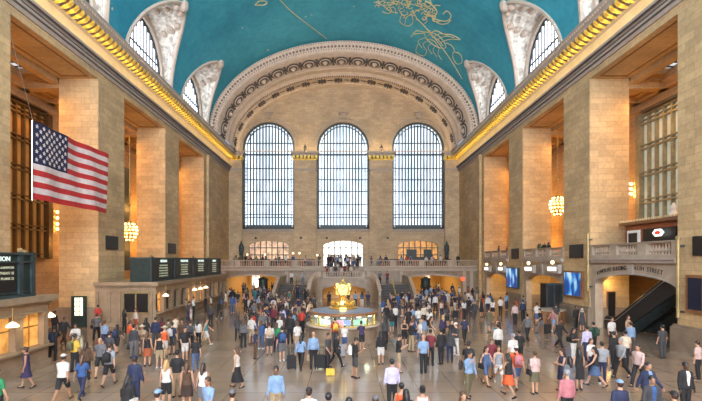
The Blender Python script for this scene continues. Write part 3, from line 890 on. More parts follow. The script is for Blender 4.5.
# ================================================================ RIGHT (north) SIDE: balcony over arches
RF = 5.3
def rx(s, y): return s*y
mb = MB()
for (a, b) in OPENS[2:]:
    mb.box(19.5, OUT, max(a, 22.5), b, 5.0, RF)
struct(mb.build('floor_right_balcony', 'marble'))
arches = {3: (28.3, 4.05, 3.35, .85), 4: (41.0, 3.6, 3.0, .75), 5: (53.4, 3.6, 2.7, .8)}
mb = MB()
for i, (c, w, zs, rise) in arches.items():
    a, b = OPENS[i]
    h = [(c, w, 0, zs, rise)]
    column_wall(mb, arc_us(h, a, b, 18), hole_solids(h, 0, lambda u: RF), 19.35, 19.95, 'x')
struct(mb.build('wall_right_lower', 'trimstone'))
mb = MB()
for i, (c, w, zs, rise) in arches.items():
    a, b = OPENS[i]
    mb.box(19.1, 19.35, a, b, 5.0, 5.2); mb.box(19.0, 19.35, a, b, 5.2, 5.35); mb.box(19.25, 19.35, c-.25, c+.25, zs+rise, 5.0)
    N = 18; mb.grid([[(x, c-w*r*math.cos(PI*k/N), zs+(rise+dz)*math.sin(PI*k/N)) for k in range(N+1)] for r, dz, x in ((1, 0, 19.34), (1, 0, 19.28), (1.03, .14, 19.28), (1.03, .14, 19.34))])
struct(mb.build('trim_right_band', 'greymould'))
for i, lab in ((3, 'stone balustrade over the escalator arch between the near piers on the right'), (4, 'stone balustrade over the middle arch between piers on the right'), (5, 'stone balustrade over the farthest arch on the right')):
    a, b = OPENS[i]; balustrade(lab, (19.45, a+.02), (19.45, b-.02), RF+.05, RF+1.07, panels={3: 3, 4: 3, 5: 3}[i], step=.3 if i > 3 else .26, seg=6)
# lettering over the near arch
def text(s, loc, rot, size, mat, parent, name='lettering', extrude=.01, align='CENTER'):
    c = bpy.data.curves.new(name, 'FONT'); c.body = s; c.size = size; c.extrude = extrude; c.align_x = align; c.resolution_u = 2
    o = bpy.data.objects.new(name, c); C.objects.link(o)
    dg = bpy.context.evaluated_depsgraph_get(); me = bpy.data.meshes.new_from_object(o.evaluated_get(dg)); me.name = name
    bpy.data.objects.remove(o); bpy.data.curves.remove(c)
    me.materials.append(M[mat] if isinstance(mat, str) else mat)
    o = bpy.data.objects.new(name, me); C.objects.link(o)
    o.parent = parent; off = OFF[parent.name]
    o.location = Vector(loc)-off; o.rotation_euler = rot; OFF[o.name] = Vector(loc)
    return o
def arch_text(s, c, y0, y1, cap, name):
    """letters following the near arch on the right wall, running towards the camera"""
    A = arches[3]; g = thing(name, (19.33, (y0+y1)/2, 3.8), cap, 'sign')
    n = len(s)
    for k, chh in enumerate(s):
        if chh == ' ': continue
        y = y0+(y1-y0)*k/(n-1); t = (y-A[0])/(A[1]*1.15)
        z = A[2]+(A[3]+.35)*math.sqrt(max(0, 1-t*t)) - .02
        sl = -(A[3]+.3)*t/math.sqrt(max(.05, 1-t*t))/(A[1]*1.15)
        text(chh, (19.33, y, z), (PI/2, math.atan(sl)*1.0, -PI/2), .40, 'black', g, 'letter')
arch_text('TO METLIFE BUILDING', 0, 32.0, 28.9, 'black carved lettering TO METLIFE BUILDING on the left half of the near arch', 'arch_lettering')
arch_text('45TH STREET', 0, 27.9, 25.6, 'black carved lettering 45TH STREET on the right half of the near arch', 'arch_lettering')
# walls inside the ground-floor arches
mb = MB()
mb.box(21.6, 22.0, 36.9, 39.3, 0, 5.0); mb.box(22.3, 22.7, 39.3, 45.4, 0, 5.0); mb.box(22.3, 22.7, 49, 58, 0, 5.0)
struct(mb.build('wall_niches', 'stone_in'))
lamp('AREA', 'arch_lamp', (21.0, 28.5, 4.9), 150, (1, .62, .25), 1.5, 6); lamp('AREA', 'arch_lamp', (20.9, 41, 4.9), 240, (1, .64, .2), 1.2, 6); lamp('AREA', 'arch_lamp', (20.9, 53.4, 4.9), 240, (1, .64, .2), 1.2, 6)
lamp('POINT', 'arch_spot', (20.6, 32.4, 3.4), 60, (1, .6, .2), .15)
# dark poster panels
def wall_panel(name, x, y0, y1, z0, z1, mat, lab, cat, frame='black', fw=.06, d=.12, side=1, screen='screen'):
    t = thing(name, (x, (y0+y1)/2, z0), lab, cat)
    a = MB(); a.box(x-side*d, x, y0, y1, z0, z1); a.build('housing', frame, t)
    a = MB(); a.box(x-side*(d+.02), x-side*d, y0+fw, y1-fw, z0+fw, z1-fw); s = a.build(screen, mat, t)
    return t
def yz(px, py, X): 
    y = X*F/abs(px-344); return y, EYE+(260-py)*y/F
def panel_px(name, X, x0, x1, yt, yb, mat, lab, cat, **k):
    """extent on the wall plane X measured from the photograph's proportions"""
    s = 1 if x0 > 344 else -1
    ya, yb_ = sorted((X*F/abs(x0-344), X*F/abs(x1-344))); ym = (ya+yb_)/2
    xm = (x0+x1)/2
    z1 = EYE+(260-yt)*X/abs(xm-344); z0 = EYE+(260-yb)*X/abs(xm-344)
    return wall_panel(name, s*X, ya, yb_, z0, z1, mat, lab, cat, side=s, **k)
for x0, x1, yt, yb, lab in ((105.5, 117, 236, 249.5, 'square black speaker panel on the left pier beside the flag'), (168, 175, 243.5, 253.5, 'small black speaker panel on the second left pier above the departure board'),
                            (570.5, 583.5, 244.5, 258, 'black speaker panel on the right pier above the large blue screen'), (512.3, 518.8, 248.5, 259, 'small black speaker panel on the far right pier above the small blue screen'),
                            (694.5, 706, 236, 255.5, 'black speaker panel on the nearest right pier at the picture edge')):
    panel_px('wall_speaker', W-.01, x0, x1, yt, yb, 'black', lab, 'speaker', fw=.05, screen='grille')
# blue advertising screens
def screen_mat():
    m, nt, b = newmat('blue_screen_picture')
    tc = nd(nt, 'ShaderNodeTexCoord'); mp = nd(nt, 'ShaderNodeMapping'); mp.inputs['Rotation'].default_value = (-.8, 0, 0); mp.inputs['Scale'].default_value = (1, .9, .45)
    nt.links.new(tc.outputs['Object'], mp.inputs[0])
    f = noise(nt, mp.outputs[0], 1.3, 2, .4)
    nt.links.new(ramp(nt, f, [(.42, (.01, .06, .30)), (.47, (.03, .25, .75)), (.52, (.25, .62, .95)), (.6, (.75, .92, 1))]), b.inputs['Emission Color'])
    b.inputs['Base Color'].default_value = (.02, .05, .1, 1); b.inputs['Emission Strength'].default_value = .75; b.inputs['Roughness'].default_value = .2
    return m
M['screen'] = screen_mat()
panel_px('advertising_screen', W-.01, 566.5, 584.5, 271, 297, 'screen', 'large blue lit advertising screen on the right pier', 'screen', fw=.13, frame='wood', d=.25)
panel_px('advertising_screen', W-.01, 508.3, 519.7, 267.5, 288, 'screen', 'smaller blue lit advertising screen on the farther right pier', 'screen', fw=.1, frame='iron', d=.25)
M['dimscreen'] = plain('dark_blue_screen', (.015, .02, .04), .15)
panel_px('advertising_screen', W-.01, 690, 709, 275, 313, 'dimscreen', 'dark screen in a bronze frame on the nearest right pier', 'screen', fw=.16, frame='wood', d=.25)
# tall black panels inside the arches
for nm, x, y, z0, z1, w, lab in (('poster_panel', 20.9, 32.9, .75, 2.75, .32, 'tall black poster panel in the near escalator arch'),):
    t = thing(nm, (x, y, z0), lab, 'panel'); a = MB(); a.box(x-w, x+w, y-.1, y, z0, z1); a.build('backing', 'wood', t); a = MB(); a.box(x-w+.05, x+w-.05, y-.13, y-.1, z0+.05, z1-.05); a.build('poster', 'black', t)
panel_px('poster_panel', 21.6, 530.5, 539.8-3, 284, 303, 'black', 'tall black poster panel inside the middle right arch', 'panel', d=.05)
# bronze flag-pole like posts on the piers
for px, yt, yb, lab in ((588.5, 234, 291, 'tall bronze pole against the right pier left of the escalator arch'), (678.8, 238, 318, 'tall bronze pole against the nearest right pier')):
    y = 19.0*F/(px-344); z1 = EYE+(260-yt)*y/F; z0 = EYE+(260-yb)*y/F
    t = thing('bronze_pole', (18.95, y, z0), lab, 'pole'); a = MB(); a.tube((18.95, y, z0), (18.95, y, z1), .09, .09, 8); a.build('pole', 'irongold', t)
    a = MB(); a.ball((18.95, y, z1), .13, 8); a.build('knob', 'irongold', t)
    a = MB(); a.box(18.9, 19.29, y-.05, y+.05, z0+.3, z0+.4); a.box(18.9, 19.29, y-.05, y+.05, z1-.5, z1-.4); a.build('bracket', 'iron', t)
# lit track signs hung over the arches, each with a lamp on top
for k, (px, w, lab) in enumerate(((487.5, .95, 'lit track sign at the far right arch, leftmost of the four'), (501.6, .95, 'lit track sign at the far right arch, second from left'), (529.5, 1.0, 'lit track sign over the left side of the middle right arch'), (553.5, 1.0, 'lit track sign over the right side of the middle right arch'))):
    X = 18.7; y = X*F/(px-344); z = EYE-(268.5-260)*y/F
    t = thing('track_sign', (X, y, z), lab, 'sign', 'lit track signs along the right wall')
    a = MB(); a.box(X-.15, X+.2, y-w, y+w, z-.42, z+.35); a.build('case', 'greymould', t)
    a = MB(); a.box(X-.17, X-.15, y-w+.25, y+w-.25, z-.2, z+.14); a.build('lit_panel', 'whitelit', t)
    a = MB(); a.ball((X-.1, y, z+.55), .17, 8); a.build('lamp_globe', 'lampglow', t)
    a = MB(); a.tube((X, y, z+.3), (X-.1, y, z+.5), .06, .06, 6); a.box(X+.2, 19.4, y-.1, y+.1, z-.1, z+.1); a.build('bracket', 'brass', t)
# kiosk, information desk and cabin near the middle right arch
t = thing('wooden_desk', (17.2, 34.8, 0), 'curved wooden desk with a stone top in front of the right pier', 'desk')
a = MB(); a.lathe(17.2, 35.2, [(1.15, 0), (1.15, .12), (1.08, .14), (1.08, 1.0)], 18, sx=1.05); a.build('panelled_body', 'wood', t)
a = MB(); a.lathe(17.2, 35.2, [(1.22, 1.0), (1.22, 1.08)], 18, sx=1.05); a.build('desk_top', 'trimstone', t)
for i in range(12): 
    a = MB(); g = 2*PI*i/12; a.tube((17.2+1.12*1.05*math.cos(g), 35.2+1.12*math.sin(g), .12), (17.2+1.12*1.05*math.cos(g), 35.2+1.12*math.sin(g), 1.0), .03, .03, 5); a.build('rib', 'redwood', t)
t = thing('glass_cabin', (18.6, 37.6, 0), 'tall dark glazed cabin standing beside the middle right arch', 'cabin')
a = MB(); a.box(17.9, 19.2, 37.1, 38.3, 0, 3.1); a.build('cabin_body', 'black', t)
a = MB()
for x in (17.9, 18.55, 19.2): a.box(x-.05, x+.05, 37.03, 37.1, 0, 3.1)
a.box(17.85, 19.25, 37.02, 37.1, 3.0, 3.15); a.box(17.85, 19.25, 37.02, 37.1, 1.0, 1.08); a.build('frame', 'iron', t)
# escalators rising towards the camera behind the near arch
t0 = None
for k, X in enumerate((20.6, 22.2, 23.8)):
    yb, yt = 32.0, 22.8; sl = RF/(yb-1.2-yt)
    lab = ('black escalator under the near right arch, nearest to the hall', 'black escalator under the near right arch, middle of the three', 'black escalator under the near right arch, farthest from the hall')[k]
    t = thing('escalator', (X, yb, 0), lab, 'escalator', 'escalators under the right arch')
    a = MB(); n = 26
    for i in range(n):
        y = yb-1.2-(yb-1.2-yt)*i/n; y2 = yb-1.2-(yb-1.2-yt)*(i+1)/n; a.box(X-.5, X+.5, y2, y, max(0, RF*(i+1)/n-.5), RF*(i+1)/n)
    a.box(X-.5, X+.5, yb-1.2, yb, 0, .04); a.build('steps', 'iron', t)
    for q in (-1, 1):
        a = MB(); xx = X+q*.62
        P = [(yb+.1, 0), (yb+.1, .85), (yb-1.2, .9), (yt, RF+.9), (yt, RF-.6), (yb-1.6, 0)]
        a.prism(P, 'x', xx-.06, xx+.06); b = a.build('side_panel', 'rubber', t)
        a = MB(); a.path([(xx, yb-.1, .1), (xx, yb+.15, .5), (xx, yb-.1, .92), (xx, yb-1.2, .97), (xx, yt, RF+.97)], .07, 6); a.build('handrail', 'black', b)
        a = MB(); a.path([(xx-.09, yb, .7), (xx-.09, yb-1.2, .76), (xx-.09, yt, RF+.76)], .035, 4); a.build('light_strip', 'steel', b)
# restaurant kiosk on the right balcony
t = thing('restaurant_kiosk', (22.5, 29.5, RF), 'red-brown wooden restaurant kiosk with fringed awning on the near right balcony', 'kiosk')
a = MB(); a.box(21.6, 24.2, 26.2, 32.2, RF, RF+2.5); a.build('body', 'redwood', t)
a = MB(); a.box(21.2, 24.2, 25.8, 32.4, RF+2.5, RF+2.7); a.build('roof', 'wood', t)
y = 25.9
while y < 32.4: a = MB(); a.ball((21.2, y, RF+2.78), .09, 6); a.build('awning_knob', 'cream', t); y += .3
a = MB(); a.box(21.5, 21.6, 30.6, 31.9, RF+.2, RF+2.1); a.build('door_frame', 'white', t); a = MB(); a.box(21.46, 21.5, 30.8, 31.7, RF+.2, RF+1.9); a.build('dark_opening', 'black', t)
a = MB(); a.box(21.5, 21.6, 27.2, 30.2, RF+1.0, RF+2.1); a.build('serving_hatch', 'black', t)
t = thing('red_sign', (21.2, 28.4, RF+1.5), 'small white and red hexagonal sign hanging on the restaurant kiosk', 'sign')
a = MB(); a.prism([(28.4+.5*math.cos(g), RF+1.75+.28*math.sin(g)) for g in [PI*i/3 for i in range(6)]], 'x', 21.2, 21.28); a.build('sign_plate', 'whitelit', t)
a = MB(); a.prism([(28.4+.28*math.cos(g), RF+1.75+.14*math.sin(g)) for g in [PI*i/3 for i in range(6)]], 'x', 21.17, 21.2); a.build('sign_mark', glow('red_mark', (.9, .05, .03), .8), t)
t = thing('white_statuette', (21.9, 27.9, RF+2.71), 'small pale figure ornament standing on top of the kiosk awning', 'ornament')
a = MB(); a.lathe(21.9, 27.9, [(.22, RF+2.7), (.25, RF+2.9), (.14, RF+3.2), (.18, RF+3.4), (.06, RF+3.7)], 10); a.build('figure', 'white', t)
t = thing('restaurant_bar', (22.4, 40.7, RF), 'small dark bar with orange lamps on the middle right balcony', 'bar')
a = MB(); a.box(21.5, 23.5, 38.6, 40.2, RF, RF+2.6); a.build('bar_body', 'redwood', t); a = MB(); a.ball((21.35, 39.2, RF+1.25), .35, 8, .8); a.ball((21.35, 39.9, RF+1.2), .22, 8, .8); a.build('orange_lamp', glow('orange_lamp_glow', (1, .45, .06), 1.8), t)
# outer aisle windows with bronze grilles, one to each near bay
for s, n, lab in ((-1, 7, 'l'), (1, 13, 'r')):
    y0, y1 = 25.6, 35.7
    mb = MB(); mb.box(s*(OUT-.12), s*(OUT-.08), y0, y1, 6.6 if s > 0 else 5.3, 17.4)
    g = struct(mb.build('window_%d' % n, 'aisleglass' if s > 0 else 'amberglass'))
    a = MB()
    k = 0; y = y0
    while y <= y1+.01:
        a.box(s*(OUT-.4), s*(OUT-.1), y-.07, y+.07, 5.3, 17.4); k += 1; y += 10.1/12
    for z in (5.3, 7.6, 9.9, 12.2, 14.5, 16.6, 17.3):
        a.box(s*(OUT-.42), s*(OUT-.1), y0, y1, z, z+.12); a.box(s*(OUT-.42), s*(OUT-.1), y0, y1, z+.35, z+.42)
    a.box(s*(OUT-.5), s*(OUT-.1), y1, y1+.5, 5.3, 17.6)
    a.build('bronze_grille', 'greygreen' if s > 0 else 'darkbronze', g)
mb = MB(); mb.box(-(OUT-.02), -(OUT-.1), 48.6, 50.1, 4, 16)
struct(mb.build('window_14', 'iron'))

# ================================================================ LEFT (south) SIDE: ticket offices and departure boards
M['boardtext'] = glow('board_letters', (.80, .88, .60), .3)
M['boardhead'] = glow('board_heading', (.80, .95, .88), .9)
def ticket_office(y0, y1, X, lab, bays, lit, lamps, near_end):
    t = thing('ticket_office', (-(X+1.5), (y0+y1)/2, 0), lab, 'ticket office')
    xf = -X
    a = MB(); a.box(-W, xf, y0, y1, 0, 1.0); a.box(-W, xf+.12, y0-.1, y1+.05, 0, .35); a.build('stone_base', 'ticketstone', t)
    a = MB(); a.box(-W+.0, xf+.30, y0, y1, 1.0, 1.1); a.build('counter_shelf', 'ticketstone', t)
    a = MB(); a.box(-W, xf, y0, y1, 2.75, 3.1); a.box(-W, xf+.12, y0-.12, y1+.1, 3.1, 3.22); a.box(-W, xf+.3, y0-.3, y1+.3, 3.22, 3.5); a.box(-W, xf+.06, y0-.05, y1, 2.68, 2.75)
    a.build('entablature', 'ticketstone', t)
    a = MB(); a.box(-W, xf-.35, y0+.2, y1-.1, 1.1, 2.75); a.build('back_wall', 'blackgreen', t)
    n = bays; bw = (y1-y0)/n
    for i in range(n+1):
        c = y0+bw*i; w = .24 if 0 < i < n else .3
        a = MB(); a.box(xf-.32, xf, max(y0, c-w), min(y1, c+w), 1.1, 2.68); a.box(xf-.05, xf+.06, max(y0, c-w-.05), min(y1, c+w+.05), 1.1, 1.25); a.box(xf-.05, xf+.07, max(y0, c-w-.06), min(y1, c+w+.06), 2.55, 2.68)
        a.build('pilaster', 'ticketstone', t)
    for i in range(n):
        a = MB(); a.box(xf-.34, xf-.3, y0+bw*i+.24, y0+bw*(i+1)-.24, 1.1, 2.68)
        w_ = a.build('ticket_window', 'warmlit' if i in lit else 'black', t)
        a = MB(); c = y0+bw*(i+.5); a.box(xf-.3, xf-.26, y0+bw*i+.24, y0+bw*(i+1)-.24, 2.0, 2.07); a.box(xf-.3, xf-.26, c-.03, c+.03, 1.1, 2.68)
        a.build('window_bars', 'brass' if i in lit else 'iron', w_)
    if near_end:   # panelled end wall facing the camera with a dark window
        a = MB(); a.box(-W, xf, y0-.02, y0+.2, 1.0, 2.75); a.build('end_wall', 'ticketstone', t)
        a = MB(); a.box(-17.0, -15.15, y0-.1, y0-.02, 1.15, 2.65); e = a.build('end_window', 'black', t)
        a = MB(); a.box(-17.1, -15.05, y0-.16, y0-.1, 2.6, 2.75); a.box(-17.1, -15.05, y0-.16, y0-.1, 1.05, 1.15)
        for x in (-17.05, -16.1, -15.1): a.box(x-.05, x+.05, y0-.16, y0-.1, 1.1, 2.7)
        a.build('window_bars', 'irongold', e)
        a = MB()
        for x in (-19.1, -18.2, -17.4, -14.95): a.box(x-.1, x+.1, y0-.12, y0-.02, .4, 2.75)
        a.build('end_pilasters', 'ticketstone', t)
    for i, l in lamps:
        c = y0+bw*(i+.5); zz = 2.42
        L = thing('hanging_lamp', (xf+.42, c, zz), l, 'lamp', 'white bowl lamps hanging along the ticket windows')
        b = MB(); b.lathe(xf+.42, c, [(.24, zz-.10), (.23, zz-.03), (.10, zz+.09), (.04, zz+.12)], 12); b.build('lamp_shade', 'shade', L)
        b = MB(); b.path([(xf+.42, c, zz+.1), (xf+.42, c, 3.12), (xf+.32, c, 3.12)], .018, 5); b.build('cord', 'brass', L)
    return t
ticket_office(0.5, 20.8, 14.65, 'near stone ticket office on the left with warm lit windows under a departure board', 11, (6, 7, 8, 9, 10), ((8, 'white bowl lamp hanging at the near ticket windows, cut by the left picture edge'), (9, 'white bowl lamp over the near ticket windows beside the woman in the dark dress'), ), False)
ticket_office(32.6, 52.0, 14.6, 'farther stone ticket office on the left with pilasters and a panelled end wall', 12, (0, 4, 5, 6, 9), ((0, 'small white bowl lamp at the first window of the farther ticket office'), (4, 'small white bowl lamp at the fifth window of the farther ticket office'), (5, 'small white bowl lamp at the sixth window of the farther ticket office'), (6, 'small white bowl lamp at the seventh window of the farther ticket office')), True)
L = thing('hanging_lamp', (-15.0, 21.35, 2.45), 'white bowl lamp on a bracket at the far corner of the near ticket office', 'lamp', 'white bowl lamps hanging along the ticket windows')
b = MB(); b.lathe(-15.0, 21.35, [(.28, 2.30), (.27, 2.38), (.12, 2.52), (.04, 2.56)], 12); b.build('lamp_shade', 'shade', L); b = MB(); b.path([(-15.0, 21.35, 2.5), (-15.0, 21.35, 3.3), (-15.0, 21.12, 3.3)], .018, 5); b.build('cord', 'brass', L)
for y, e in ((16.5, 14), (19.5, 14), (33.5, 10), (40.5, 12), (43, 12)): lamp('POINT', 'ticket_lamp', (-14.2, y, 2.1), e, WARM2, .12)

rb = random.Random(5)
def departure_board(y0, y1, X, z0, z1, lab, heads, cols, textsize, plain_y=None):
    xf = -X; t = thing('departure_board', (xf-.5, (y0+y1)/2, z0), lab, 'departure board')
    a = MB(); a.box(xf-1.6, xf, y0, y1, z0, z1); a.build('cabinet', 'blackgreen', t)
    a = MB(); n = cols
    ys = [y0+(y1-y0)*i/n for i in range(n+1)]
    if heads[-1] is None: ys[-2] = y1-.75
    for y in ys: a.box(xf, xf+.1, y-.12, y+.12, z0, z1+.1)
    a.box(xf, xf+.12, y0, y1, z1-.38, z1-.3); a.box(xf, xf+.14, y0-.1, y1+.1, z0, z0+.12); a.box(xf-1.65, xf+.14, y0-.1, y1+.1, z1-.02, z1+.08); a.box(xf, xf+.06, y0, y1, z0+.2, z0+.25)
    a.build('board_frame', 'iron', t)
    a = MB()
    for y in ys[:-1]: a.ball((xf-.05, y+.3, z1+.12), .16, 6, .7, 1.6); a.ball((xf-.05, y+.1, z1+.2), .12, 6)
    a.build('scroll_crest', 'irongold', t)
    for i in range(n):
        if heads[i] is None: continue
        c = (ys[i]+ys[i+1])/2
        p = MB(); p.box(xf+.005, xf+.02, ys[i]+.2, ys[i+1]-.2, z0+.28, z1-.42); pa = p.build('display_panel', 'black', t)
        rt = heads[-1] is None; c_ = ys[i+1]-.35 if rt else c
        text(heads[i], (xf+.03, c_ if not rt else ys[i+1]-.55, z1-.3), (PI/2, 0, PI/2), .30, 'boardhead', pa, 'heading', align='RIGHT' if rt else 'CENTER')
        rows = 5; zz = z1-.44-(z1-.44-z0-.3)/rows
        for r_ in range(rows):
            wds = rb.choice(heads_rows)
            if rb.random() < .12: continue
            text(wds, (xf+.03, c_, zz+.04), (PI/2, 0, PI/2), textsize, 'boardtext', pa, 'line', .004, align='RIGHT' if rt else 'CENTER')
            zz -= (z1-.44-z0-.3)/rows
    return t
heads_rows = ['8 10 STAMFORD 18', '8 22 WHITE PLAINS 25', '8 35 POUGHKEEPSIE', '8 41 NEW HAVEN 104', '8 52 CROTON-HARMON', '9 04 NORTH WHITE PL', '9 10 SOUTHEAST 32']
departure_board(5.0, 19.9, 14.8, 3.5, 5.45, 'black departure board on the near ticket office, cut by the left picture edge', ['DEPARTURES', 'NEW HAVEN', 'HARLEM', 'INFORMATION', None], 5, .16)
departure_board(32.4, 50.4, 14.9, 3.5, 5.32, 'long dark departure board with four lit headings on the farther ticket office', ['HUDSON', 'HARLEM LINE', 'NEW HAVEN', 'ARRIVALS'], 4, .17)
# lit doorway in the left pier
t = thing('lit_doorway', (-20.9, 32.8, 0), 'narrow doorway with glowing white panes in the left pier', 'door')
a = MB(); a.box(-21.15, -20.05, 32.55, 32.75, 0, 2.4); a.build('dark_surround', 'blackgreen', t)
a = MB(); a.box(-20.85, -20.25, 32.5, 32.55, .9, 2.28); g = a.build('lit_glass', glow('greenish_lit_glass', (.95, 1.0, .72), 1.3), t)
a = MB()
for i in range(1, 3): a.box(-20.85+.6*i/3-.015, -20.85+.6*i/3+.015, 32.47, 32.5, .9, 2.28)
for z in (1.2, 1.6, 1.95): a.box(-20.85, -20.25, 32.47, 32.5, z, z+.03)
a.build('glazing_bars', 'iron', g)

# ================================================================ CLOCK BOOTH
BC = Vector((0, 27.5, 0)); bx = -.06
t = thing('information_booth', (bx, 27.5, 0), 'round marble information booth with glazed windows and blue-grey roof in the middle of the hall', 'booth')
a = MB(); a.lathe(bx, 27.5, [(2.3, 0), (2.3, .18), (2.2, .22), (2.2, .95), (2.25, 1.0)], 48); a.build('marble_base', 'marble', t, smooth=False)
a = MB(); a.lathe(bx, 27.5, [(2.3, 1.0), (2.42, 1.02), (2.42, 1.1), (1.9, 1.1)], 48); a.build('counter', 'trimstone', t)
a = MB(); a.lathe(bx, 27.5, [(2.08, 1.1), (2.08, 1.75)], 32)
a.f = a.f[:-2]; m, nt, b = newmat('booth_glass'); b.inputs['Base Color'].default_value = (.75, .9, .85, 1); b.inputs['Roughness'].default_value = .05; b.inputs['Transmission Weight'].default_value = .0; b.inputs['Alpha'].default_value = .25
M['boothglass'] = m; a.build('booth_glass', 'boothglass', t)
a = MB()
for i in range(12):
    g = 2*PI*(i+.5)/12; x, y = bx+2.1*math.cos(g), 27.5+2.1*math.sin(g); a.tube((x, y, 1.08), (x, y, 1.8), .06, .06, 6)
a.lathe(bx, 27.5, [(2.14, 1.1), (2.14, 1.16), (2.02, 1.16)], 48); a.build('brass_posts', 'brass', t)
a = MB(); a.lathe(bx, 27.5, [(2.05, 1.74), (2.2, 1.76), (2.27, 1.8), (2.27, 1.9), (2.22, 1.93)], 48); a.build('roof_rim', 'wood', t)
a = MB(); a.lathe(bx, 27.5, [(2.2, 1.9), (1.6, 2.0), (.9, 2.04), (.1, 2.05)], 48); a.build('roof', plain('blue_grey_roof', (.16, .21, .30), .35), t)
a = MB()
for i in range(12):
    g = 2*PI*i/12; c_, s_ = math.cos(g), math.sin(g)
    a.ball((bx+1.93*c_, 27.5+1.93*s_, 1.68), .17, 8, .35, 1, 1)
a.build('ceiling_lamps', 'whitelit', t)
a = MB(); a.lathe(bx, 27.5, [(1.0, .2), (1.0, 1.75)], 24); a.build('inner_drum', 'blackgreen', t)
for ang, mt, nm, lab in ((-98, 'flag', 'leaflet_screen', None), (-60, 'green', 'leaflet_screen', None), (-125, 'white', 'leaflet_screen', None), (-80, 'blue', 'leaflet_screen', None), (-40, 'green', 'leaflet_screen', None), (-145, 'green', 'leaflet_screen', None)):
    g = math.radians(ang); c = Vector((bx+1.75*math.cos(g), 27.5+1.75*math.sin(g), 1.35)); tv = Vector((-math.sin(g), math.cos(g), 0))
    col = {'flag': (.9, .25, .35), 'green': (.25, .8, .45), 'white': (.8, .8, .8), 'blue': (.1, .2, .6)}[mt]
    a = MB(); a.hexa([tuple(c+tv*u+Vector((0, 0, w))+Vector((math.cos(g), math.sin(g), 0))*dd) for w in (-.16, .16) for u, dd in ((-.28, 0), (.28, 0), (.28, .04), (-.28, .04))])
    a.build('counter_screen', glow('booth_screen_%s' % mt, col, .7, .6, 4), t)
lamp('POINT', 'booth_lamp', (bx+1.5, 26.3, 1.55), 18, (.85, 1, .9), .1); lamp('POINT', 'booth_lamp', (bx-1.5, 26.3, 1.55), 18, (.85, 1, .9), .1); lamp('POINT', 'booth_lamp', (bx, 26.0, 1.55), 14, (.85, 1, .9), .1)
t = thing('brass_clock', (bx, 27.5, 2.05), 'four-faced brass clock on a stepped pedestal on the booth roof', 'clock')
a = MB(); a.lathe(bx, 27.5, [(.95, 2.05), (.95, 2.12), (.75, 2.14), (.75, 2.3), (.55, 2.34), (.5, 2.55), (.32, 2.6), (.22, 2.78), (.3, 2.86)], 24); a.build('pedestal', 'brass', t, smooth=False)
a = MB()
for i in range(8):
    g = 2*PI*i/8+.2; a.ball((bx+.72*math.cos(g), 27.5+.72*math.sin(g), 2.4), .13, 8, 1.3)
a.build('pedestal_globes', 'brass', t)
a = MB(); a.ball((bx, 27.5, 3.3), .44, 16); a.build('clock_case', 'brass', t, smooth=True)
for i in range(4):
    g = PI/2*i-PI/2; d = Vector((math.cos(g), math.sin(g), 0)); c = Vector((bx, 27.5, 3.3))
    a = MB(); a.tube(c+d*.30, c+d*.47, .40, .38, 24); f = a.build('clock_face', glow('opal_clock_face', (1.0, .80, .30), .55) if i == 0 else bpy.data.materials['opal_clock_face'], t)
    a = MB()
    tv = Vector((-d.y, d.x, 0)); up = Vector((0, 0, 1))
    for k in range(24):
        p = lambda q: c+d*.48+(tv*math.cos(2*PI*q/24)+up*math.sin(2*PI*q/24))*.38
        a.tube(p(k), p(k+1), .045, .045, 5)
    a.build('bezel', 'brass', f)
    a = MB(); a.tube(c+d*.49, c+d*.49+tv*.13+up*.16, .018, .012, 5); a.tube(c+d*.49, c+d*.49-tv*.24+up*.1, .014, .009, 5)
    for k in range(12):
        v = tv*math.cos(PI*k/6)+up*math.sin(PI*k/6); a.tube(c+d*.48+v*.27, c+d*.48+v*.32, .014, .014, 4)
    a.build('hands', 'black', f)
a = MB(); a.lathe(bx, 27.5, [(.2, 3.7), (.12, 3.78), (.05, 3.82), (.09, 3.9), (.02, 4.02)], 12); a.build('finial', 'brass', t)

# ================================================================ FLAG
FX = -17.0; fy0, fy1 = 22.95, 30.15; fz1, fz0 = 12.80, 8.55
def flagpt(u, v):    # u along the fly 0..1, v down 0..1, with soft folds
    y = fy0+(fy1-fy0)*u; z = fz1-(fz1-fz0)*v
    x = FX + .10*math.sin(u*9+v*1.2)*(.3+u) + .05*math.sin(u*21-v*2)
    return (x, y, z)
t = thing('american_flag', (FX, (fy0+fy1)/2, fz0), 'large american flag hanging in front of the left wall between the piers', 'flag')
M['fred'] = plain('red_bunting', (.40, .02, .02), .8); M['fwhite'] = plain('white_bunting', (.56, .49, .48), .8); M['fblue'] = plain('navy_bunting', (.008, .012, .045), .8)
red, wht = MB(), MB()
for k in range(13):
    v0, v1 = k/13, (k+1)/13; u0 = .4 if k < 7 else 0
    for th_ in (0,):
        n = 36; us = [u0+(1-u0)*i/n for i in range(n+1)]
        m_ = red if k % 2 == 0 else wht
        m_.grid([[flagpt(u, v) for u in us] for v in (v0, (v0+v1)/2, v1)])
def cloth_build(mb_, nm, mt, par, th=.02):
    o = mb_.build(nm, mt, par, fix=False, smooth=False)
    md = o.modifiers.new('thickness', 'SOLIDIFY'); md.thickness = th; md.offset = 0
    return o
cloth_build(red, 'red_stripes', 'fred', t); cloth_build(wht, 'white_stripes', 'fwhite', t)
ca = MB(); ca.grid([[flagpt(.4*i/16, 7/13*j/6) for i in range(17)] for j in range(7)]); ca = cloth_build(ca, 'canton', 'fblue', t)
st = MB()
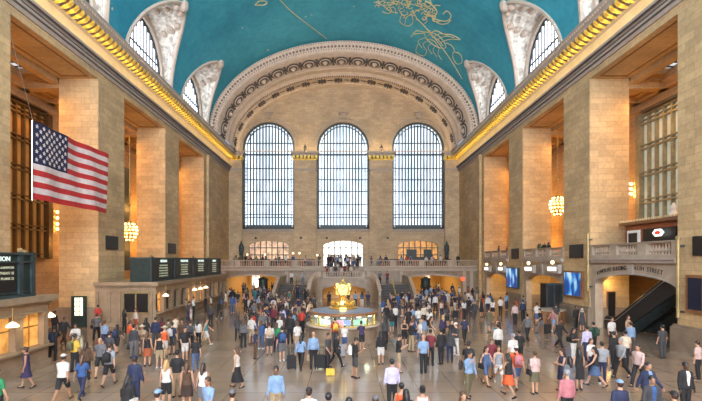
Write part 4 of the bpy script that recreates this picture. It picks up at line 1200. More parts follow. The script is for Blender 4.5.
for r_ in range(9):
    for c_ in range(6 if r_ % 2 == 0 else 5):
        u = .4*((c_*2+1+(r_ % 2))/12); v = 7/13*(r_+1)/10
        x, y, z = flagpt(u, v)
        for q in (-1, 1):
            st.prism([(y+(.13 if i % 2 == 0 else .055)*math.sin(2*PI*i/10), z+(.13 if i % 2 == 0 else .055)*math.cos(2*PI*i/10)) for i in range(10)], 'x', x+q*.012, x+q*.03)
st.build('stars', 'fwhite', ca)
a = MB(); a.tube((FX, fy0-.05, fz0-.1), (FX, fy0-.05, fz1+.02), .03, .03, 8); a.build('hoist_pole', 'steel', t)
a = MB(); a.tube((FX, fy0, fz1), (-18.7, fy0-.5, 20.6), .012, .012, 4); a.tube((FX, fy1, fz1), (-18.7, fy1, 20.6), .012, .012, 4); a.build('cable', 'steel', t)

# ================================================================ CHANDELIERS
def chandelier(x, y, z, lab, h=2.1, r=.72):
    t = thing('chandelier', (x, y, z-h/2), lab, 'chandelier', 'globe shaped bulb chandeliers in the side aisles')
    a = MB(); a.tube((x, y, z+h/2), (x, y, 18.9), .03, .03, 5); a.ball((x, y, z+h/2+1.6), .16, 6, 1.5); a.build('chain', 'irongold', t)
    a = MB(); a.lathe(x, y, [(.12, z-h/2), (r*.7, z-h*.32), (r*.85, z), (r*.6, z+h*.32), (.15, z+h/2)], 12); a.build('body', 'brass', t)
    a = MB()
    for k, (zz, rr) in enumerate(((-.42, .45), (-.28, .75), (-.12, .95), (.05, 1.0), (.2, .92), (.34, .6))):
        m_ = max(6, int(14*rr))
        for i in range(m_):
            g = 2*PI*(i+.5*(k % 2))/m_; a.ball((x+r*rr*math.cos(g), y+r*rr*math.sin(g), z+zz*h), .10, 6, 1.15)
    a.build('bulbs', 'lampglow', t, fix=False)
chandelier(-21.6, 42.3, 8.1, 'glowing chandelier hanging in the left aisle between the piers')
chandelier(21.3, 41.9, 10.65, 'glowing chandelier hanging in the right aisle between the piers')
for s, px, ys, lab in ((-1, 57.5, (212, 218, 224, 229), 'upright row of small glowing bulbs on the left aisle wall beside the flag'), (1, 631.5, (184, 189, 194), 'upright row of small glowing bulbs on the right aisle wall beside the tall window')):
    X = OUT-.35; y = X*F/abs(px-344); t = thing('wall_sconce', (s*X, y, EYE+(260-ys[-1])*y/F), lab, 'lamp')
    a = MB(); b = MB()
    for q in ys:
        z = EYE+(260-q)*y/F; a.ball((s*X, y, z), .14, 8); a.ball((s*X, y+.35, z+.1), .11, 8); b.box(s*X, s*OUT, y-.04, y+.04, z-.05, z+.05)
    b.box(s*(OUT-.08), s*OUT, y-.1, y+.1, EYE+(260-ys[-1])*y/F-.3, EYE+(260-ys[0])*y/F+.3)
    a.build('bulbs', 'lampglow', t); b.build('bracket', 'brass', t)
# yellow lit stair glimpsed behind the farther ticket office
t = thing('bench', (-20.6, 27.5, 0), 'long low stone bench in the left aisle opening', 'bench')
a = MB(); a.box(-21.0, -20.4, 25.5, 29.5, .4, .5); a.build('seat', 'marble', t)
for y in (25.8, 27.5, 29.2): a = MB(); a.box(-20.95, -20.45, y-.1, y+.1, 0, .4); a.build('leg', 'marble', t)
# ================================================================ PEOPLE
def remesh(mb, name, voxel, ratio, extra=None):
    me = bpy.data.meshes.new('tmp'); me.from_pydata(mb.v, [], mb.f)
    bm = bmesh.new(); bm.from_mesh(me); bmesh.ops.recalc_face_normals(bm, faces=bm.faces); bm.to_mesh(me); bm.free()
    o = bpy.data.objects.new('tmp', me); C.objects.link(o)
    r = o.modifiers.new('r', 'REMESH'); r.mode = 'VOXEL'; r.voxel_size = voxel
    sm = o.modifiers.new('s', 'SMOOTH'); sm.iterations = 3; sm.factor = .5
    d = o.modifiers.new('d', 'DECIMATE'); d.ratio = ratio
    dg = bpy.context.evaluated_depsgraph_get(); out = bpy.data.meshes.new_from_object(o.evaluated_get(dg))
    bpy.data.objects.remove(o); bpy.data.meshes.remove(me)
    if extra is not None:
        bm = bmesh.new(); bm.from_mesh(out); e = bpy.data.meshes.new('e'); e.from_pydata(extra.v, [], extra.f); bm.from_mesh(e); bm.to_mesh(out); bm.free(); bpy.data.meshes.remove(e)
    out.name = name
    out.polygons.foreach_set('use_smooth', [True]*len(out.polygons))
    return out
def ell(mb, rings, n=16):
    """rings: (centre, rx, ry) stacked elliptical sections"""
    vs = []
    for c, a, b in rings:
        for i in range(n):
            t = 2*PI*i/n; vs.append((c[0]+a*math.cos(t), c[1]+b*math.sin(t), c[2]))
    fs = [(k*n+i, k*n+(i+1)%n, (k+1)*n+(i+1)%n, (k+1)*n+i) for k in range(len(rings)-1) for i in range(n)]
    fs += [tuple(range(n))[::-1], tuple(range((len(rings)-1)*n, len(rings)*n))]
    mb.add(vs, fs)
def limb(mb, pts, rs, n=10):
    for i in range(len(pts)-1):
        mb.tube(pts[i], pts[i+1], rs[i], rs[i+1], n)
    for p, r in zip(pts, rs): mb.ball(p, r, n)
# pose: legs (thigh angle, knee bend) left,right; arms (swing fwd, out, elbow bend, elbow turn) left,right; lean, head tilt, head turn
POSES = {
 'stand':  dict(legs=((3, 2), (-3, 3)), arms=((4, 8, 12, 0), (-4, 8, 15, 0)), lean=0, tilt=0),
 'relax':  dict(legs=((8, 14), (-3, 2)), arms=((12, 12, 30, 20), (-6, 9, 10, 0)), lean=1, tilt=5),
 'walk':   dict(legs=((24, 6), (-16, 22)), arms=((-22, 8, 12, 0), (24, 8, 26, 0)), lean=4, tilt=0),
 'walk2':  dict(legs=((-18, 26), (22, 5)), arms=((22, 8, 26, 0), (-20, 9, 12, 0)), lean=4, tilt=4),
 'phone':  dict(legs=((6, 8), (-4, 3)), arms=((22, 6, 95, 25), (20, 6, 100, 30)), lean=2, tilt=24),
 'call':   dict(legs=((4, 5), (-8, 8)), arms=((40, 25, 128, 10), (2, 9, 12, 0)), lean=2, tilt=10),
 'armout': dict(legs=((14, 6), (-12, 14)), arms=((6, 62, 40, 0), (0, 8, 14, 0)), lean=2, tilt=3),
 'hips':   dict(legs=((3, 3), (-3, 3)), arms=((-12, 30, 78, 75), (-12, 30, 78, 75)), lean=0, tilt=0),
 'folded': dict(legs=((5, 8), (-4, 3)), arms=((26, 6, 88, 62), (24, 6, 92, 62)), lean=-1, tilt=6),
 'pull':   dict(legs=((22, 8), (-20, 24)), arms=((-34, 12, 6, 0), (20, 8, 35, 0)), lean=7, tilt=6),
 'counter':dict(legs=((2, 5), (-8, 3)), arms=((48, 10, 48, 20), (46, 10, 50, 20)), lean=12, tilt=10),
}
def skeleton(pose, sex):
    P = POSES[pose]; f = sex == 'f'; R = math.radians
    J = {}
    sw = .168 if f else .186; hipw = .092 if f else .088
    J['pel'] = Vector((0, 0, .93)); ln = math.tan(R(P['lean']))
    def tz(z, x=0, y=0): return Vector((x, y-(z-.93)*ln, z))
    J['tz'] = tz; J['sw'] = sw; J['f'] = f
    low = 9
    for s, (a, k), key in ((-1, P['legs'][0], 'L'), (1, P['legs'][1], 'R')):
        hip = Vector((s*hipw, 0, .90)); a_, k_ = R(a), R(k)
        knee = hip+Vector((s*.012, -math.sin(a_)*.43, -math.cos(a_)*.43)); ank = knee+Vector((s*.0, -math.sin(a_-k_)*.41, -math.cos(a_-k_)*.41))
        J['hip'+key], J['knee'+key], J['ank'+key] = hip, knee, ank
        pit = R(max(-10, (k-a)*.9 if a < -8 else -a*.3)); J['pit'+key] = pit
        toe = ank+Vector((0, -.15*math.cos(pit), -.055-.15*math.sin(pit))); J['toe'+key] = toe
        heel = ank+Vector((0, .05*math.cos(pit), -.065+.05*math.sin(pit))); J['heel'+key] = heel
        low = min(low, toe.z-.025, heel.z-.022)
    for s, (a, o, b, tw), key in ((-1, P['arms'][0], 'L'), (1, P['arms'][1], 'R')):
        sh = tz(1.365, s*sw); a_, o_, b_, t_ = R(a), R(o), R(b), R(tw)
        d = Vector((s*math.sin(o_), -math.sin(a_)*math.cos(o_), -math.cos(a_)*math.cos(o_))).normalized()
        el = sh+d*.285
        fw = Vector((0, -1, 0)); fw = (fw-d*fw.dot(d)).normalized(); inn = Vector((-s, 0, 0)); inn = (inn-d*inn.dot(d)); inn = inn.normalized() if inn.length > .01 else fw
        if pose == 'armout' and s < 0: bend = Vector((0, 0, 1))
        elif pose == 'hips': bend = (inn*.95+fw*.3).normalized()
        else: bend = (fw*math.cos(t_)+inn*math.sin(t_)).normalized()
        fd = (d*math.cos(b_)+bend*math.sin(b_)).normalized(); wr = el+fd*.25
        J['sh'+key], J['el'+key], J['wr'+key], J['fd'+key] = sh, el, wr, fd
        pn = Vector((-s, 0, 0)); pn = (pn-fd*pn.dot(fd)); pn = pn.normalized() if pn.length > .05 else Vector((0, 1, 0)); J['pn'+key] = pn
    J['z0'] = -low
    hc = tz(1.61); t = R(P['tilt']); J['hd'] = hc+Vector((0, -.02-.05*math.sin(t), -.015*math.sin(t))); J['tilt'] = t
    return J
def torso_rings(J, g=0, z0=.88, z1=1.47):
    f = J['f']; tz = J['tz']
    base = [(.84, .155, .105), (.90, .172 if f else .165, .118), (.97, .165 if f else .158, .112), (1.06, .128 if f else .145, .098), (1.15, .132 if f else .152, .10), (1.25, .150 if f else .170, .115 if f else .112), (1.33, .150 if f else .178, .106), (1.385, .138 if f else .168, .088), (1.42, .105 if f else .125, .07), (1.45, .07, .058), (1.47, .055, .052)]
    return [(tz(z, 0, .005), a+g, b+g) for z, a, b in base if z0-1e-6 <= z <= z1+1e-6]
def headpt(J, x, y, z):
    t = J['tilt']; c, s = math.cos(t), math.sin(t)
    return J['hd']+Vector((x, y*c - (-z)*0 - z*s*1.0 if 0 else y*c-z*s, z*c+y*s))
CACHE = {}
def body(pose, sex):
    k = ('body', pose, sex)
    if k in CACHE: return CACHE[k]
    J = skeleton(pose, sex); f = J['f']
    mb = MB(); ell(mb, torso_rings(J))
    for key in 'LR':
        q = .93 if f else 1
        limb(mb, [J['hip'+key], J['hip'+key].lerp(J['knee'+key], .4), J['knee'+key], J['knee'+key].lerp(J['ank'+key], .35), J['ank'+key]], [.088, .078*q, .054*q, .055*q, .036])
        limb(mb, [J['ank'+key], J['heel'+key]], [.036, .034], 8); limb(mb, [J['ank'+key], J['toe'+key]], [.038, .028], 8); limb(mb, [J['heel'+key], J['toe'+key]], [.033, .03], 8)
        limb(mb, [J['sh'+key]*.9+J['tz'](1.36)*.1, J['sh'+key].lerp(J['el'+key], .4), J['el'+key], J['el'+key].lerp(J['wr'+key], .3), J['wr'+key]], [.053*q, .046*q, .037*q, .038*q, .026*q])
        w, fd, pn = J['wr'+key], J['fd'+key], J['pn'+key]; sd = fd.cross(pn)
        mb.hexa([tuple(w+fd*a+sd*b+pn*c) for c in (-.013, .013) for a, b in ((-.01, -.026), (.088, -.04), (.088, .04), (-.01, .026))])
    # neck and head with chin, brow, nose, ears
    limb(mb, [J['tz'](1.43), J['tz'](1.52), headpt(J, 0, .01, -.06)], [.058, .05 if f else .056, .052], 10)
    def hb(x, y, z, r, sx=1, sy=1, sz=1): mb.ball(headpt(J, x, y, z), r, 12, sz, sy, sx)
    hb(0, .012, .03, .092, .87, 1.05, 1.02); hb(0, -.028, -.03, .068, .92, .95, 1.15); hb(0, -.05, -.085, .036, 1.1)
    hb(0, -.098, -.018, .015, .9, 1.1, 1.7); hb(0, -.085, -.058, .018, 1.6, .8, .6); hb(0, -.078, .03, .03, 1.7, .6, .5)
    for s in (-1, 1): hb(s*.082, .012, -.01, .022, .5, .8, 1.4)
    ex = MB()
    for key in 'LR':
        w, fd, pn = J['wr'+key], J['fd'+key], J['pn'+key]; sd = fd.cross(pn)
        for i, (b, L) in enumerate(((-.031, .062), (-.011, .074), (.010, .070), (.030, .055))):
            p0 = w+fd*.078+sd*b; p1 = p0+(fd*.9+pn*.35).normalized()*L*.55; p2 = p1+(fd*.55+pn*.85).normalized()*L*.5
            ex.tube(p0, p1, .0095, .009, 6); ex.tube(p1, p2, .009, .0075, 6)
        up = -1 if sd.y > 0 else 1
        q0 = w+fd*.02+sd*(.022*up); q1 = q0+(fd*.6+sd*.7*up+pn*.3).normalized()*.045; q2 = q1+(fd*.9+pn*.5).normalized()*.035
        ex.tube(q0, q1, .012, .011, 6); ex.tube(q1, q2, .011, .008, 6)
    me = remesh(mb, 'body', .013, .16, ex); me.materials.append(M['skin']); CACHE[k] = me; return me
def eyes(pose, sex):
    k = ('eyes', pose, sex)
    if k in CACHE: return CACHE[k]
    J = skeleton(pose, sex); mb = MB()
    for s in (-1, 1): mb.ball(headpt(J, s*.032, -.088, .004), .011, 8)
    me = bpy.data.meshes.new('eyes'); me.from_pydata(mb.v, [], mb.f); me.materials.append(M['black']); CACHE[k] = me; return me
def garment(kind, pose, sex):
    k = (kind, pose, sex)
    if k in CACHE: return CACHE[k]
    J = skeleton(pose, sex); mb = MB(); v, r = .016, .25
    tops = ('tshirt', 'shirt', 'tank', 'jacket', 'dress')
    if kind in tops:
        g = .016 if kind in ('tank', 'dress') else .022 if kind != 'jacket' else .034
        ell(mb, torso_rings(J, g, .90 if kind != 'jacket' else .84, 1.45 if kind != 'tank' else 1.39))
        for key in 'LR':
            sh, el, wr = J['sh'+key]*.93+J['tz'](1.36)*.07, J['el'+key], J['wr'+key]
            if kind == 'tshirt': limb(mb, [sh, sh.lerp(el, .75)], [.062, .060])
            elif kind == 'shirt': limb(mb, [sh, el, el.lerp(wr, .93)], [.062, .052, .040])
            elif kind == 'jacket': limb(mb, [sh, el, el.lerp(wr, .96)], [.064, .058, .048])
            else: limb(mb, [sh*.9+J['tz'](1.38)*.1, sh*.7+J['tz'](1.38)*.3], [.045, .05])
    if kind in ('trousers', 'jeans', 'shorts'):
        ell(mb, torso_rings(J, .014, .84, 1.01))
        for key in 'LR':
            h, kn, an = J['hip'+key], J['knee'+key], J['ank'+key]
            if kind == 'shorts': limb(mb, [h, h.lerp(kn, .5), h.lerp(kn, .88)], [.10, .096, .086])
            elif kind == 'jeans': limb(mb, [h, kn, kn.lerp(an, .35), an], [.10, .066, .064, .048])
            else: limb(mb, [h, kn, an+Vector((0, 0, .02))], [.104, .078, .066])
    if kind in ('skirt', 'dress', 'longskirt'):
        zt = .99
        fr = {'skirt': .95, 'dress': 1.05, 'longskirt': 1.6}[kind]
        rings = [(J['tz'](1.0), .150, .108), (J['tz'](.92), .185, .135)]
        for q in (.35, .7, 1.0):
            qq = q*fr
            def at(key):
                return J['hip'+key].lerp(J['knee'+key], qq) if qq <= 1 else J['knee'+key].lerp(J['ank'+key], qq-1)
            a, b = at('L'), at('R'); c = (a+b)/2; rings.append((c, abs(a.x-b.x)/2+.105+.02*q, abs(a.y-b.y)/2+.105+.02*q))
        ell(mb, rings, 18)
    me = remesh(mb, kind, v, r); me.materials.append(M['cloth']); CACHE[k] = me; return me
def shoe(pose, sex, key):
    k = ('shoe', pose, sex, key)
    if k in CACHE: return CACHE[k]
    J = skeleton(pose, sex); mb = MB()
    limb(mb, [J['heel'+key]+Vector((0, 0, .008)), J['toe'+key]+Vector((0, 0, .004))], [.043, .036], 8); limb(mb, [J['ank'+key]+Vector((0, 0, -.02)), J['heel'+key]], [.044, .04], 8)
    me = remesh(mb, 'shoe', .012, .3); me.materials.append(M['cloth']); CACHE[k] = me; return me
def hairmesh(kind, pose, sex):
    k = ('hair', kind, pose, sex)
    if k in CACHE: return CACHE[k]
    J = skeleton(pose, sex); mb = MB()
    def hb(x, y, z, r, sx=1, sy=1, sz=1): mb.ball(headpt(J, x, y, z), r, 12, sz, sy, sx)
    if kind in ('cap', 'hat', 'scarf'):
        if kind == 'cap':
            hb(0, .014, .055, .1, .92, 1.08, .82)
            p = headpt(J, 0, -.10, .055); mb.ball(p, .075, 12, .16, 1.1, .95)
        elif kind == 'hat':
            hb(0, .012, .07, .10, .95, 1.05, .8); mb.ball(headpt(J, 0, .01, .055), .2, 16, .08, 1, 1)
        else:
            hb(0, .02, .03, .108, .95, 1.05, 1.08); hb(0, .03, -.12, .12, 1.1, .8, .8)
    else:
        hb(0, .024, .045, .1, .93, 1.04, .98)
        if kind == 'short': hb(0, .05, 0, .07, 1.05, .8, 1)
        else: hb(0, .05, -.02, .078, 1.15, .8, 1.2)
        if kind == 'long':
            limb(mb, [headpt(J, 0, .06, 0), J['tz'](1.5, 0, .085), J['tz'](1.36, 0, .125)], [.078, .082, .055], 10)
            for s in (-1, 1): limb(mb, [headpt(J, s*.07, .02, .02), J['tz'](1.46, s*.085, .04)], [.03, .032], 8)
        if kind == 'bun': hb(0, .115, .07, .045)
        if kind == 'tail': limb(mb, [headpt(J, 0, .10, .03), headpt(J, 0, .15, -.04), J['tz'](1.42, 0, .15)], [.03, .035, .018], 8)
    me = remesh(mb, kind if kind in ('cap', 'hat') else 'hair', .013, .3); me.materials.append(M['cloth' if kind in ('cap', 'hat', 'scarf') else 'hair']); CACHE[k] = me; return me
COL = dict(black=(.012, .012, .014), white=(.52, .51, .49), grey=(.11, .11, .12), navy=(.015, .022, .06), blue=(.028, .075, .21), lightblue=(.17, .27, .42), red=(.42, .035, .025), orange=(.55, .085, .02),
           rust=(.30, .07, .025), pink=(.38, .14, .16), palepink=(.47, .34, .32), lilac=(.42, .40, .56), green=(.02, .20, .08), darkgreen=(.02, .06, .04), olive=(.10, .09, .05), khaki=(.30, .23, .14), tan=(.30, .21, .13), brown=(.075, .04, .022),
           maroon=(.14, .02, .03), yellow=(.60, .40, .05), cream=(.52, .45, .34), teal=(.03, .16, .18), charcoal=(.04, .04, .045), denim=(.06, .10, .20), purple=(.03, .022, .07), beige=(.45, .36, .26), darkbrown=(.035, .018, .012), blond=(.42, .27, .11), silver=(.24, .25, .27))
NAMEC = dict(lightblue='light blue', palepink='pale pink', darkgreen='dark green', darkbrown='dark brown', denim='blue denim', charcoal='charcoal grey')
SKIN = [(.46, .26, .17), (.34, .18, .11), (.18, .09, .055), (.52, .31, .22), (.09, .045, .028)]
TOPN = dict(tshirt='t-shirt', shirt='shirt', tank='sleeveless top', jacket='jacket', dress='dress')
BOTN = dict(trousers='trousers', jeans='jeans', shorts='shorts', skirt='skirt', longskirt='long skirt')
POSEN = dict(stand='standing', relax='standing', walk='walking', walk2='walking', phone='looking at phone', call='hand raised to head', armout='arm held out', hips='hands on hips', folded='arms folded', pull='striding', counter='leaning forward')
prnd = random.Random(11)
PEOPLE = []; LABELS = {}; WHO = {}
def cn(c): return NAMEC.get(c, c)
def person(x, y, rot, sex, pose, top, tc, bot, bc, hair='short', hc='darkbrown', skin=0, h=None, z=0.0, where='', extra='', group=None, detail=None):
    h = h or (prnd.uniform(1.69, 1.80) if sex == 'm' else prnd.uniform(1.58, 1.68)); sc = h/1.72
    J = skeleton(pose, sex)
    face = ''
    a = (rot+360) % 360
    dirn = 'facing the camera' if a < 45 or a > 315 else 'facing right' if a < 135 else 'seen from behind' if a < 225 else 'facing left'
    if bc == 'denim' and bot == 'trousers': bot = 'jeans'
    if bot == 'jeans' and bc == 'denim': bcn = 'blue'
    else: bcn = cn(bc)
    over = ''
    if extra.startswith('open over'): over, extra = ' '+extra, ''
    clothes = 'person in %s %s' % (cn(tc), TOPN[top]) + over + ('' if top == 'dress' else ' and %s %s' % (bcn, BOTN[bot]))
    cands = []
    w = (' '+extra) if extra else ''
    cap = {'cap': ' %s cap' % cn(hc), 'hat': ' %s hat' % cn(hc), 'scarf': ' %s headscarf' % cn(hc)}.get(hair, '')
    for parts in ((w+cap, ' ', where), (w+cap, ' '+POSEN[pose]+' ', where), (' '+dirn+w, ' ', where), (cap+' '+POSEN[pose]+' '+dirn, ' ', where)):
        s = ' '.join((clothes+parts[0]+parts[1]+parts[2]).split())
        if 4 <= len(s.split()) <= 16: cands.append(s)
    lab = None
    for s in cands:
        if s not in LABELS: lab = s; break
    if lab is None: return None
    LABELS[lab] = 1
    e = thing('person', (x, y, z), lab, 'person', group)
    e.rotation_euler = (0, 0, math.radians(rot)); e.scale = (sc, sc, sc)
    z0 = J['z0']
    def part(nm, me, col):
        o = bpy.data.objects.new(nm, me); C.objects.link(o); o.parent = e; o.location = (0, 0, z0); o.color = (*col, 1); return o
    sk = SKIN[skin]
    part('body', body(pose, sex), sk)
    if top != 'dress': part(bot, garment(bot, pose, sex), COL[bc])
    part({'tshirt': 'tshirt', 'tank': 'top'}.get(top, top), garment(top, pose, sex), COL[tc])
    if hair != 'bald': part(hair if hair in ('cap', 'hat') else 'headscarf' if hair == 'scarf' else 'hair', hairmesh(hair, pose, sex), COL[hc])
    if hair in ('cap',): part('hair', hairmesh('short', pose, sex), COL['darkbrown']).scale = (.985, .985, .985)
    if y < 40:
        scol = COL[prnd.choice(['black', 'black', 'white', 'brown', 'charcoal', 'white'])] if bot in ('shorts', 'jeans') else COL['black']
        for key in 'LR': part('shoe', shoe(pose, sex, key), scol)
    if y < 24 and (a < 130 or a > 230): part('eyes', eyes(pose, sex), (0, 0, 0))
    WHO[e.name] = ('person in %s %s' % (cn(tc), TOPN[top]), clothes, where, (cap or w).strip())
    PEOPLE.append((e, J, sc, pose, sex, x, y))
    return e, J, sc
# ---- things they carry
def world_of(e, sc, J, p):
    r = e.rotation_euler.z; q = (Vector(p)+Vector((0, 0, J['z0'])))*sc
    return Vector((e.location.x+q.x*math.cos(r)-q.y*math.sin(r), e.location.y+q.x*math.sin(r)+q.y*math.cos(r), e.location.z+q.z))
BAGS = {}
def bag_obj(kind, col, loc, rz, lab):
    nm = {'plastic': 'plastic_bag', 'suitcase': 'rolling_suitcase'}.get(kind, kind)
    if kind not in BAGS:
        me = {}
        def add(n, mb_, vox=None):
            if vox: m = remesh(mb_, n, vox, .3)
            else:
                m = bpy.data.meshes.new(n); m.from_pydata(mb_.v, [], mb_.f)
                bm = bmesh.new(); bm.from_mesh(m); bmesh.ops.recalc_face_normals(bm, faces=bm.faces); bm.to_mesh(m); bm.free()
            m.materials.append(M['cloth']); me.setdefault(n, []).append(m)
        a = MB()
        if kind == 'backpack':    # origin at the middle of its front face, which lies against the back (+y)
            a.ball((0, .09, .22), .17, 12, 1.35, .62, .95); a.box(-.14, .14, .02, .16, .02, .36); add('pack', a, .02)
            a = MB(); a.ball((0, .19, .12), .11, 10, .8, .5, 1.0); add('pocket', a)
            for s in (-1, 1): a = MB(); a.path([(s*.09, .03, .40), (s*.10, -.05, .47), (s*.11, -.155, .36)], .017, 6); add('strap', a)
        elif kind == 'handbag':   # origin at the top of the strap
            a.prism([(-.15, -.62), (.15, -.62), (.13, -.40), (-.13, -.40)], 'y', -.05, .05); a.ball((0, 0, -.52), .12, 10, .9, .5, 1.2); add('pouch', a, .014)
            a = MB(); a.path([(-.12, 0, -.42), (-.05, 0, -.12), (0, 0, 0), (.05, 0, -.12), (.12, 0, -.42)], .01, 5); add('strap', a)
        elif kind == 'plastic':
            a.ball((0, 0, -.24), .15, 12, 1.25, .7, .9); a.tube((0, 0, -.1), (0, 0, 0), .07, .02, 8); add('sack', a, .016)
            a = MB(); a.path([(-.03, 0, -.08), (0, 0, .02), (.03, 0, -.08)], .01, 5); add('loop', a)
        elif kind == 'tote':
            a.prism([(-.20, -.42), (.20, -.42), (.19, -.12), (-.19, -.12)], 'y', -.08, .08); add('sack', a, .016)
            for s in (-1, 1): a = MB(); a.path([(-.09, s*.06, -.12), (0, s*.02, 0), (.09, s*.06, -.12)], .011, 5); add('loop', a)
        elif kind == 'suitcase':  # origin on the floor
            a.box(-.22, .22, -.13, .13, .06, .66); add('shell', a, .018)
            a = MB(); a.path([(-.1, .08, .64), (-.1, .08, 1.0), (.1, .08, 1.0), (.1, .08, .64)], .013, 6); add('telescopic_handle', a)
            for s in (-1, 1): a = MB(); a.tube((s*.17-.02, .1, .035), (s*.17+.02, .1, .035), .035, .035, 10); a.tube((s*.17-.02, -.1, .035), (s*.17+.02, -.1, .035), .035, .035, 10); add('wheels', a)
        BAGS[kind] = me
    if len(lab.split()) > 16: lab = ' '.join(lab.split()[:16])
    base = lab; 
    if lab in LABELS: return None
    LABELS[lab] = 1
    e = thing(nm, loc, lab, {'plastic': 'bag', 'tote': 'bag', 'suitcase': 'suitcase'}.get(kind, kind))
    e.rotation_euler = (0, 0, rz)
    for n, ms in BAGS[kind].items():
        for m in ms:
            o = bpy.data.objects.new(n, m); C.objects.link(o); o.parent = e
            o.color = (*(COL[col] if n in ('pack', 'pouch', 'sack', 'shell', 'pocket') else (.012, .012, .012)), 1)
            if n == 'pocket': o.color = (*[v*.7 for v in COL[col]], 1)
    return e
def carry(P, kind, col, side='R', lab=None):
    if P is None: return
    e, J, sc = P; r = e.rotation_euler.z; L = e['label']
    a_, b_, w_, c_ = WHO[e.name]
    lead = {'backpack': '%s backpack worn by', 'handbag': '%s handbag hanging from', 'plastic': '%s bag held by', 'tote': '%s bag held by', 'suitcase': '%s rolling suitcase beside', 'phone': '%s mobile phone held by'}[kind] % cn(col)
    lab = None
    for tail in (a_+' '+w_, b_+' '+w_, a_+' '+c_+' '+w_, b_):
        q = ' '.join((lead+' '+tail).split())
        if len(q.split()) <= 16 and q not in LABELS: lab = q; break
    if lab is None: return
    short = ''
    if kind == 'backpack':
        p = J['tz'](1.0, 0, .135); loc = world_of(e, sc, J, p); bag_obj(kind, col, loc, r, lab or '%s backpack worn by %s' % (cn(col), short))
    elif kind == 'handbag':
        s = -1 if side == 'L' else 1; p = J['tz'](1.42, s*(J['sw']+.09), .02); loc = world_of(e, sc, J, p); bag_obj(kind, col, loc, r+PI/2, lab or '%s handbag hanging from %s' % (cn(col), short))
    elif kind in ('plastic', 'tote'):
        s = -1 if side == 'L' else 1; p = J['wr'+side]+J['fd'+side]*.09; p = p+Vector((s*.09, 0, -.02)); loc = world_of(e, sc, J, p); bag_obj(kind, col, loc, r+PI/2, lab or '%s bag held by %s' % (cn(col), short))
    elif kind == 'suitcase':
        s = -1 if side == 'L' else 1; p = Vector((s*.48, .42, -J['z0'])); loc = world_of(e, sc, J, p); bag_obj(kind, col, (loc.x, loc.y, e.location.z), r, lab or '%s rolling suitcase beside %s' % (cn(col), short))
    elif kind == 'phone':
        w = J['wrL']+J['fdL']*.09; loc = world_of(e, sc, J, w); lb = lab
        if lb in LABELS: return
        LABELS[lb] = 1
        t = thing('mobile_phone', loc, lb, 'phone'); t.rotation_euler = (0, 0, r)
        a = MB(); a.box(loc.x-.035, loc.x+.035, loc.y-.045, loc.y+.03, loc.z+.02, loc.z+.032); a.build('phone_case', 'black', t); a = MB(); a.box(loc.x-.03, loc.x+.03, loc.y-.04, loc.y+.025, loc.z+.032, loc.z+.034); a.build('phone_screen', 'whitelit', t)
# landmarks used in the labels
MARKS = [(-13.2, 17, 'by the near ticket office'), (-17.5, 30, 'by the lit doorway pier'), (-13.2, 34, 'at the corner of the farther ticket office'), (-12.6, 43, 'at the farther ticket windows'), (-9.5, 30, 'in the crowd left of the booth'),
         (-7, 18, 'in the left foreground'), (-1.5, 14, 'in the middle foreground'), (0, 24, 'just in front of the booth'), (-3.2, 28, 'left of the booth'), (3.2, 28, 'right of the booth'), (-5, 38, 'between booth and left stairs'), (5, 38, 'between booth and right stairs'),
         (-6, 49, 'at the foot of the left stairs'), (6, 49, 'at the foot of the right stairs'), (-12.5, 55, 'outside the left passage'), (12.5, 55, 'outside the right passage'), (-12.5, 64, 'inside the left passage'), (12.5, 64, 'inside the right passage'),
         (17, 50, 'near the far right arch'), (16, 38, 'near the glass cabin'), (16.5, 33, 'beside the wooden desk'), (16, 27, 'in front of the escalator arch'), (12, 17, 'in the right foreground'), (7, 20, 'right of centre in front'), (16.5, 20, 'near the nearest right pier'),
         (10, 27, 'midway to the right arches'), (-9.5, 22, 'left of centre in front'), (9, 40, 'in the crowd toward the right passage'), (-9.5, 40, 'in the crowd toward the left passage'), (6, 30, 'a little right of the booth'), (-7.5, 33, 'behind the crowd left of the booth'), (4.5, 13, 'lower right of centre'), (-4.5, 13, 'lower left of centre')]
def where_of(x, y): return min(MARKS, key=lambda m: math.hypot(m[0]-x, (m[1]-y)*.8))[2]
def P(px, fy, rot, sex, pose, top, tc, bot='trousers', bc='black', hair='short', hc='darkbrown', skin=0, bag=None, bagc='black', side='R', head=None, h=None, extra=''):
    hh = h or (1.74 if sex == 'm' else 1.63)
    y = (EYE-hh)*F/(head-260) if head else EYE*F/(fy-260)
    x = (px-344)*y/F
    yb_ = y
    for k_ in range(30):
        if not any(math.hypot(x-q[5], y-q[6]) < .56 for q in PEOPLE): break
        y = yb_*(1+.008*((k_+2)//2)*(1 if k_ % 2 else -1)); x = (px-344)*y/F
    r = person(x, y, rot, sex, pose, top, tc, bot, bc, hair, hc, skin, hh, 0, where_of(x, y), extra)
    if r is None: print('DROPPED', px, fy, head); return
    if bag: carry(r, bag, bagc, side)
    return r
